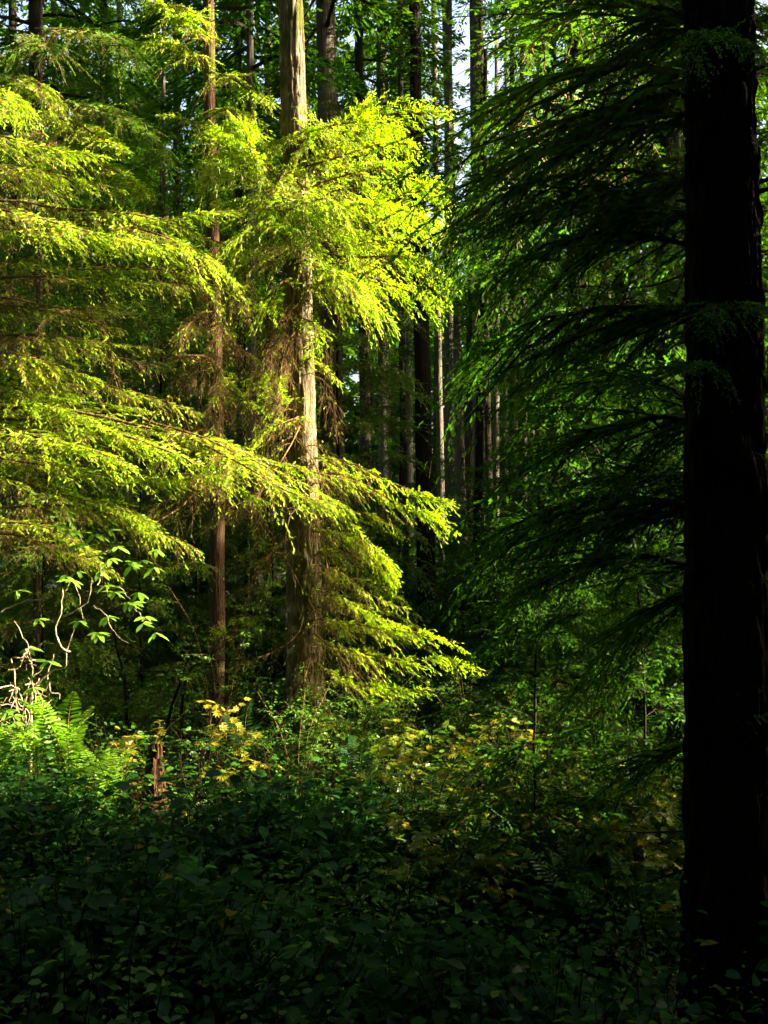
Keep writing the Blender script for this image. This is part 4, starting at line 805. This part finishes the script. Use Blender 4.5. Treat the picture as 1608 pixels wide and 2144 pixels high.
# rhododendron with curly pale stems
def rhodo():
    rng = np.random.default_rng(8); Y = 8.3; b0 = at(60, 1560, Y); z = gzf(b0[0], Y)
    r = empty('rhododendron', (b0[0], Y, z), 'leggy rhododendron with curling pale stems and glossy leaf whorls', 'shrub')
    S_ = [([(70, 1720, 8.3), (70, 1560, 8.3), (65, 1480, 8.2), (72, 1440, 8.1), (70, 1400, 8.0), (60, 1360, 7.9)], .014), ([(45, 1720, 8.4), (40, 1540, 8.3), (25, 1480, 8.2), (20, 1440, 8.2), (5, 1420, 8.2)], .012),
          ([(60, 1540, 8.3), (55, 1490, 8.1), (35, 1440, 8.1), (10, 1440, 8.0)], .010), ([(70, 1440, 8.1), (100, 1410, 8.0), (132, 1400, 7.9), (142, 1370, 7.9), (160, 1330, 7.8)], .009),
          ([(145, 1362, 7.9), (122, 1350, 7.8), (117, 1322, 7.8), (135, 1285, 7.8), (134, 1235, 7.8)], .010), ([(130, 1290, 7.8), (160, 1280, 7.7), (195, 1268, 7.7), (205, 1225, 7.6)], .008),
          ([(195, 1268, 7.7), (225, 1280, 7.6), (250, 1310, 7.6), (290, 1340, 7.5)], .005), ([(70, 1400, 8.0), (62, 1350, 7.9), (40, 1310, 7.9)], .008), ([(62, 1352, 7.9), (45, 1378, 7.8), (30, 1382, 7.8)], .007),
          ([(70, 1440, 8.1), (75, 1510, 8.1), (72, 1560, 8.2)], .010), ([(30, 1400, 8.3), (40, 1470, 8.1), (60, 1500, 8.1), (50, 1540, 8.1)], .008), ([(20, 1560, 8.3), (45, 1500, 8.2), (30, 1450, 8.1)], .008),
          ([(134, 1235, 7.8), (150, 1215, 7.8), (165, 1240, 7.7), (175, 1285, 7.7)], .006), ([(205, 1225, 7.6), (240, 1235, 7.5), (265, 1260, 7.5)], .006), ([(205, 1225, 7.6), (215, 1200, 7.6), (210, 1190, 7.6)], .006), ([(265, 1260, 7.5), (290, 1290, 7.4), (305, 1310, 7.4)], .004),
          ([(160, 1110, 8.2), (180, 1160, 8.1), (205, 1160, 8.0), (230, 1150, 8.0)], .009), ([(0, 1280, 8.3), (50, 1260, 8.3), (90, 1255, 8.2), (110, 1230, 8.1)], .009), ([(30, 1500, 8.2), (20, 1530, 8.2), (5, 1560, 8.1)], .008),
          ([(55, 1420, 8.2), (75, 1470, 8.0), (60, 1520, 8.1)], .007), ([(80, 1420, 8.1), (50, 1470, 8.15), (55, 1530, 8.1)], .007), ([(35, 1560, 8.2), (60, 1450, 8.05), (85, 1415, 8.0)], .008)]
    for pts, rad in S_:
        mb = MB(); P = catmull([at(*p_) for p_ in pts], 16); P += np.cumsum(rng.normal(0, .006, P.shape), 0); tube(mb, P, np.linspace(rad * .8, rad * .35, 16), 6, 0, .45, rng)
        mb.build('stem', [M_PALE], r, r.location)
    W_ = [(60, 1356, 7.9), (100, 1385, 7.8), (70, 1440, 7.8), (210, 1195, 7.55), (222, 1225, 7.5), (240, 1240, 7.5), (265, 1262, 7.45), (225, 1290, 7.5), (205, 1325, 7.5), (165, 1300, 7.6), (300, 1305, 7.35), (290, 1240, 7.4), (135, 1205, 7.8), (150, 1215, 7.7),
          (160, 1140, 8.1), (200, 1120, 8.0), (230, 1110, 8.0), (245, 1145, 7.9), (170, 930, 8.2), (185, 950, 8.1), (150, 1110, 8.1), (75, 1510, 7.9), (60, 1530, 7.9), (5, 1530, 7.9), (325, 1325, 7.35), (120, 1100, 8.2), (10, 1560, 7.9), (40, 1560, 7.8)]
    for k in range(34):
        c = at(rng.uniform(-10, 110), rng.uniform(1380, 1560), rng.uniform(7.9, 8.4)); d = nrm(rng.normal(0, 1, 3) * [1, .5, 1]) * rng.uniform(.08, .26); sd_ = rng.normal(0, .05, 3)
        mb = MB(); tube(mb, catmull([c, c + d * .4 + sd_, c + d * .8 + sd_ * .4, c + d + sd_], 9), np.linspace(.0055, .0018, 9), 5, 0, .4, rng); mb.build('stem', [M_PALE if k % 3 else M_TWIG], r, r.location)
    W_ += [(rng.uniform(0, 330), rng.uniform(1090, 1330), rng.uniform(7.7, 8.4)) for _ in range(12)] + [(rng.uniform(0, 90), rng.uniform(1480, 1590), rng.uniform(7.7, 8.2)) for _ in range(10)]
    for k, w_ in enumerate(W_):
        lf = MB(); c = at(*w_); m = rng.integers(4, 8); a = np.arange(m) * 6.283 / m + rng.uniform(0, 6.28); D = np.stack([np.cos(a) + .35, np.sin(a), rng.uniform(-.75, .1, m)], 1)
        ln = .105 * rng.uniform(.7, 1.15, m); leaves(lf, np.repeat(c[None], m, 0), D, np.array([.1, -.2, 1.]) + rng.normal(0, .2, (m, 3)), ln, ln * .34, 0, .15, .12)
        lf.build('leaf_whorl', [M_RHODO], r, r.location)
rhodo()

# broken snag
rng = np.random.default_rng(4); X, Y = at(325, 1700, 7.6)[0], 7.6; z = gzf(X, Y); ztop = at(322, 1562, Y)[2]
r = empty('broken_snag', (X, Y, z), 'short rotten orange brown snag with a jagged broken top', 'snag')
mb = MB(); n, sd = 22, 22; P = np.stack([np.linspace(X + .02, X - .015, n), np.full(n, Y), np.linspace(z - .1, ztop, n)], 1)
tt = np.linspace(0, 1, n); a = np.arange(sd) * 6.283 / sd
rad = .105 * (1 - .5 * tt)[:, None] * (1 + .25 * (rng.random(sd)[None] - .5) + .05 * (rng.random((n, sd)) - .5)); rad[-3:] *= np.array([.8, .5, .2])[:, None]
V = P[:, None] + np.stack([np.cos(a)[None] * rad, np.sin(a)[None] * rad, np.zeros_like(rad)], -1); V[-4:, :, 2] += rng.uniform(-.09, .03, (1, sd)) * np.array([.4, .8, 1, 1])[:, None]
i = np.arange(n - 1)[:, None] * sd; j = np.arange(sd)[None]; k = (j + 1) % sd
mb.add(V, np.stack([i + j, i + k, i + sd + k, i + sd + j], -1).reshape(-1, 4)); mb.build('stump', [M_SNAG], r, r.location, smooth=False)
mb = MB()
for k in range(9):
    a_ = rng.uniform(0, 6.28); h = rng.uniform(.05, .13); q = np.array([X + math.cos(a_) * .035, Y + math.sin(a_) * .035, ztop - .08])
    tube(mb, [q, q + [0, 0, h * .6], q + [rng.normal(0, .01), rng.normal(0, .01), h]], [.014, .009, .001], 4)
mb.build('splinters', [M_SNAG], r, r.location)

# fallen logs
def log(name, label, spec, r0, r1, mat, seed, moss=True):
    rng = np.random.default_rng(seed); P = catmull([at(*p_) for p_ in spec], 30); P += np.cumsum(rng.normal(0, .004, P.shape), 0)
    r = empty(name, P[0], label, 'log'); mb = MB(); tube(mb, P, np.linspace(r0, r1, 30), 18, 0, .12, rng, .12); 
    mb.add(np.vstack([mb.V[0][:18], P[0][None]]), [[(k + 1) % 18, k, 18] for k in range(18)]); mb.build('log_body', [mat], r, r.location)
    if moss:
        m = 2600; f = rng.uniform(0, 29, m); i0 = f.astype(int); a = rng.uniform(-.4, 3.5, m); rad = r0 + (r1 - r0) * f / 29
        T_, S_, N2 = frames(P); d = S_[i0] * np.cos(a)[:, None] + N2[i0] * np.sin(a)[:, None]
        mb = MB(); kites(mb, P[i0] + d * rad[:, None] * .97, d + rng.normal(0, .6, (m, 3)), T_[i0] + rng.normal(0, .5, (m, 3)), .035, .012, 0); mb.build('moss', [M_MOSS], r, r.location)
log('fallen_log', 'mossy fallen log slanting through dark undergrowth toward the big trunk', [(1040, 1850, 6.4), (1180, 1935, 5.9), (1320, 2020, 5.5)], .09, .07, M_BARK_D, 1)
log('fallen_log', 'far fallen log lying across the dark slope with a glint of sun', [(850, 1262, 17.5), (930, 1262, 17.3), (1010, 1270, 17.0)], .16, .11, M_BARK_R, 2)

# leaning dead saplings in the dark gap below the red brown tree
for k, (sp_, lab) in enumerate([([(330, 1650, 9.6), (350, 1520, 9.6), (380, 1420, 9.6), (420, 1300, 9.6)], 'bare dark sapling leaning right below the red brown tree'), ([(395, 1640, 9.4), (380, 1500, 9.4), (400, 1400, 9.4), (450, 1390, 9.4)], 'bare sapling with a bent tip at the foot of the red brown tree'),
                                ([(270, 1560, 9.8), (262, 1440, 9.8), (245, 1360, 9.8), (235, 1290, 9.8)], 'bare sapling leaning left behind the fern')]):
    rng = np.random.default_rng(k); P = [at(*p_) for p_ in sp_]; P[0][2] = gzf(P[0][0], P[0][1]) - .05
    r = empty('dead_sapling', P[0], lab, 'dead tree', 'bare saplings in the gap'); mb = MB(); C = catmull(P, 20); tube(mb, C, np.linspace(.018, .006, 20), 6, 0, .1, rng); mb.build('trunk', [M_BARK_D], r, r.location)
    for j in range(5):
        i0 = rng.integers(7, 19); d = nrm(np.array([rng.normal(), rng.normal() * .5, rng.uniform(.1, .9)])); mb = MB(); tube(mb, [C[i0], C[i0] + d * .18, C[i0] + d * .38 - [0, 0, .04]], [.006, .004, .001], 4); mb.build('branch', [M_BARK_D], r, r.location)
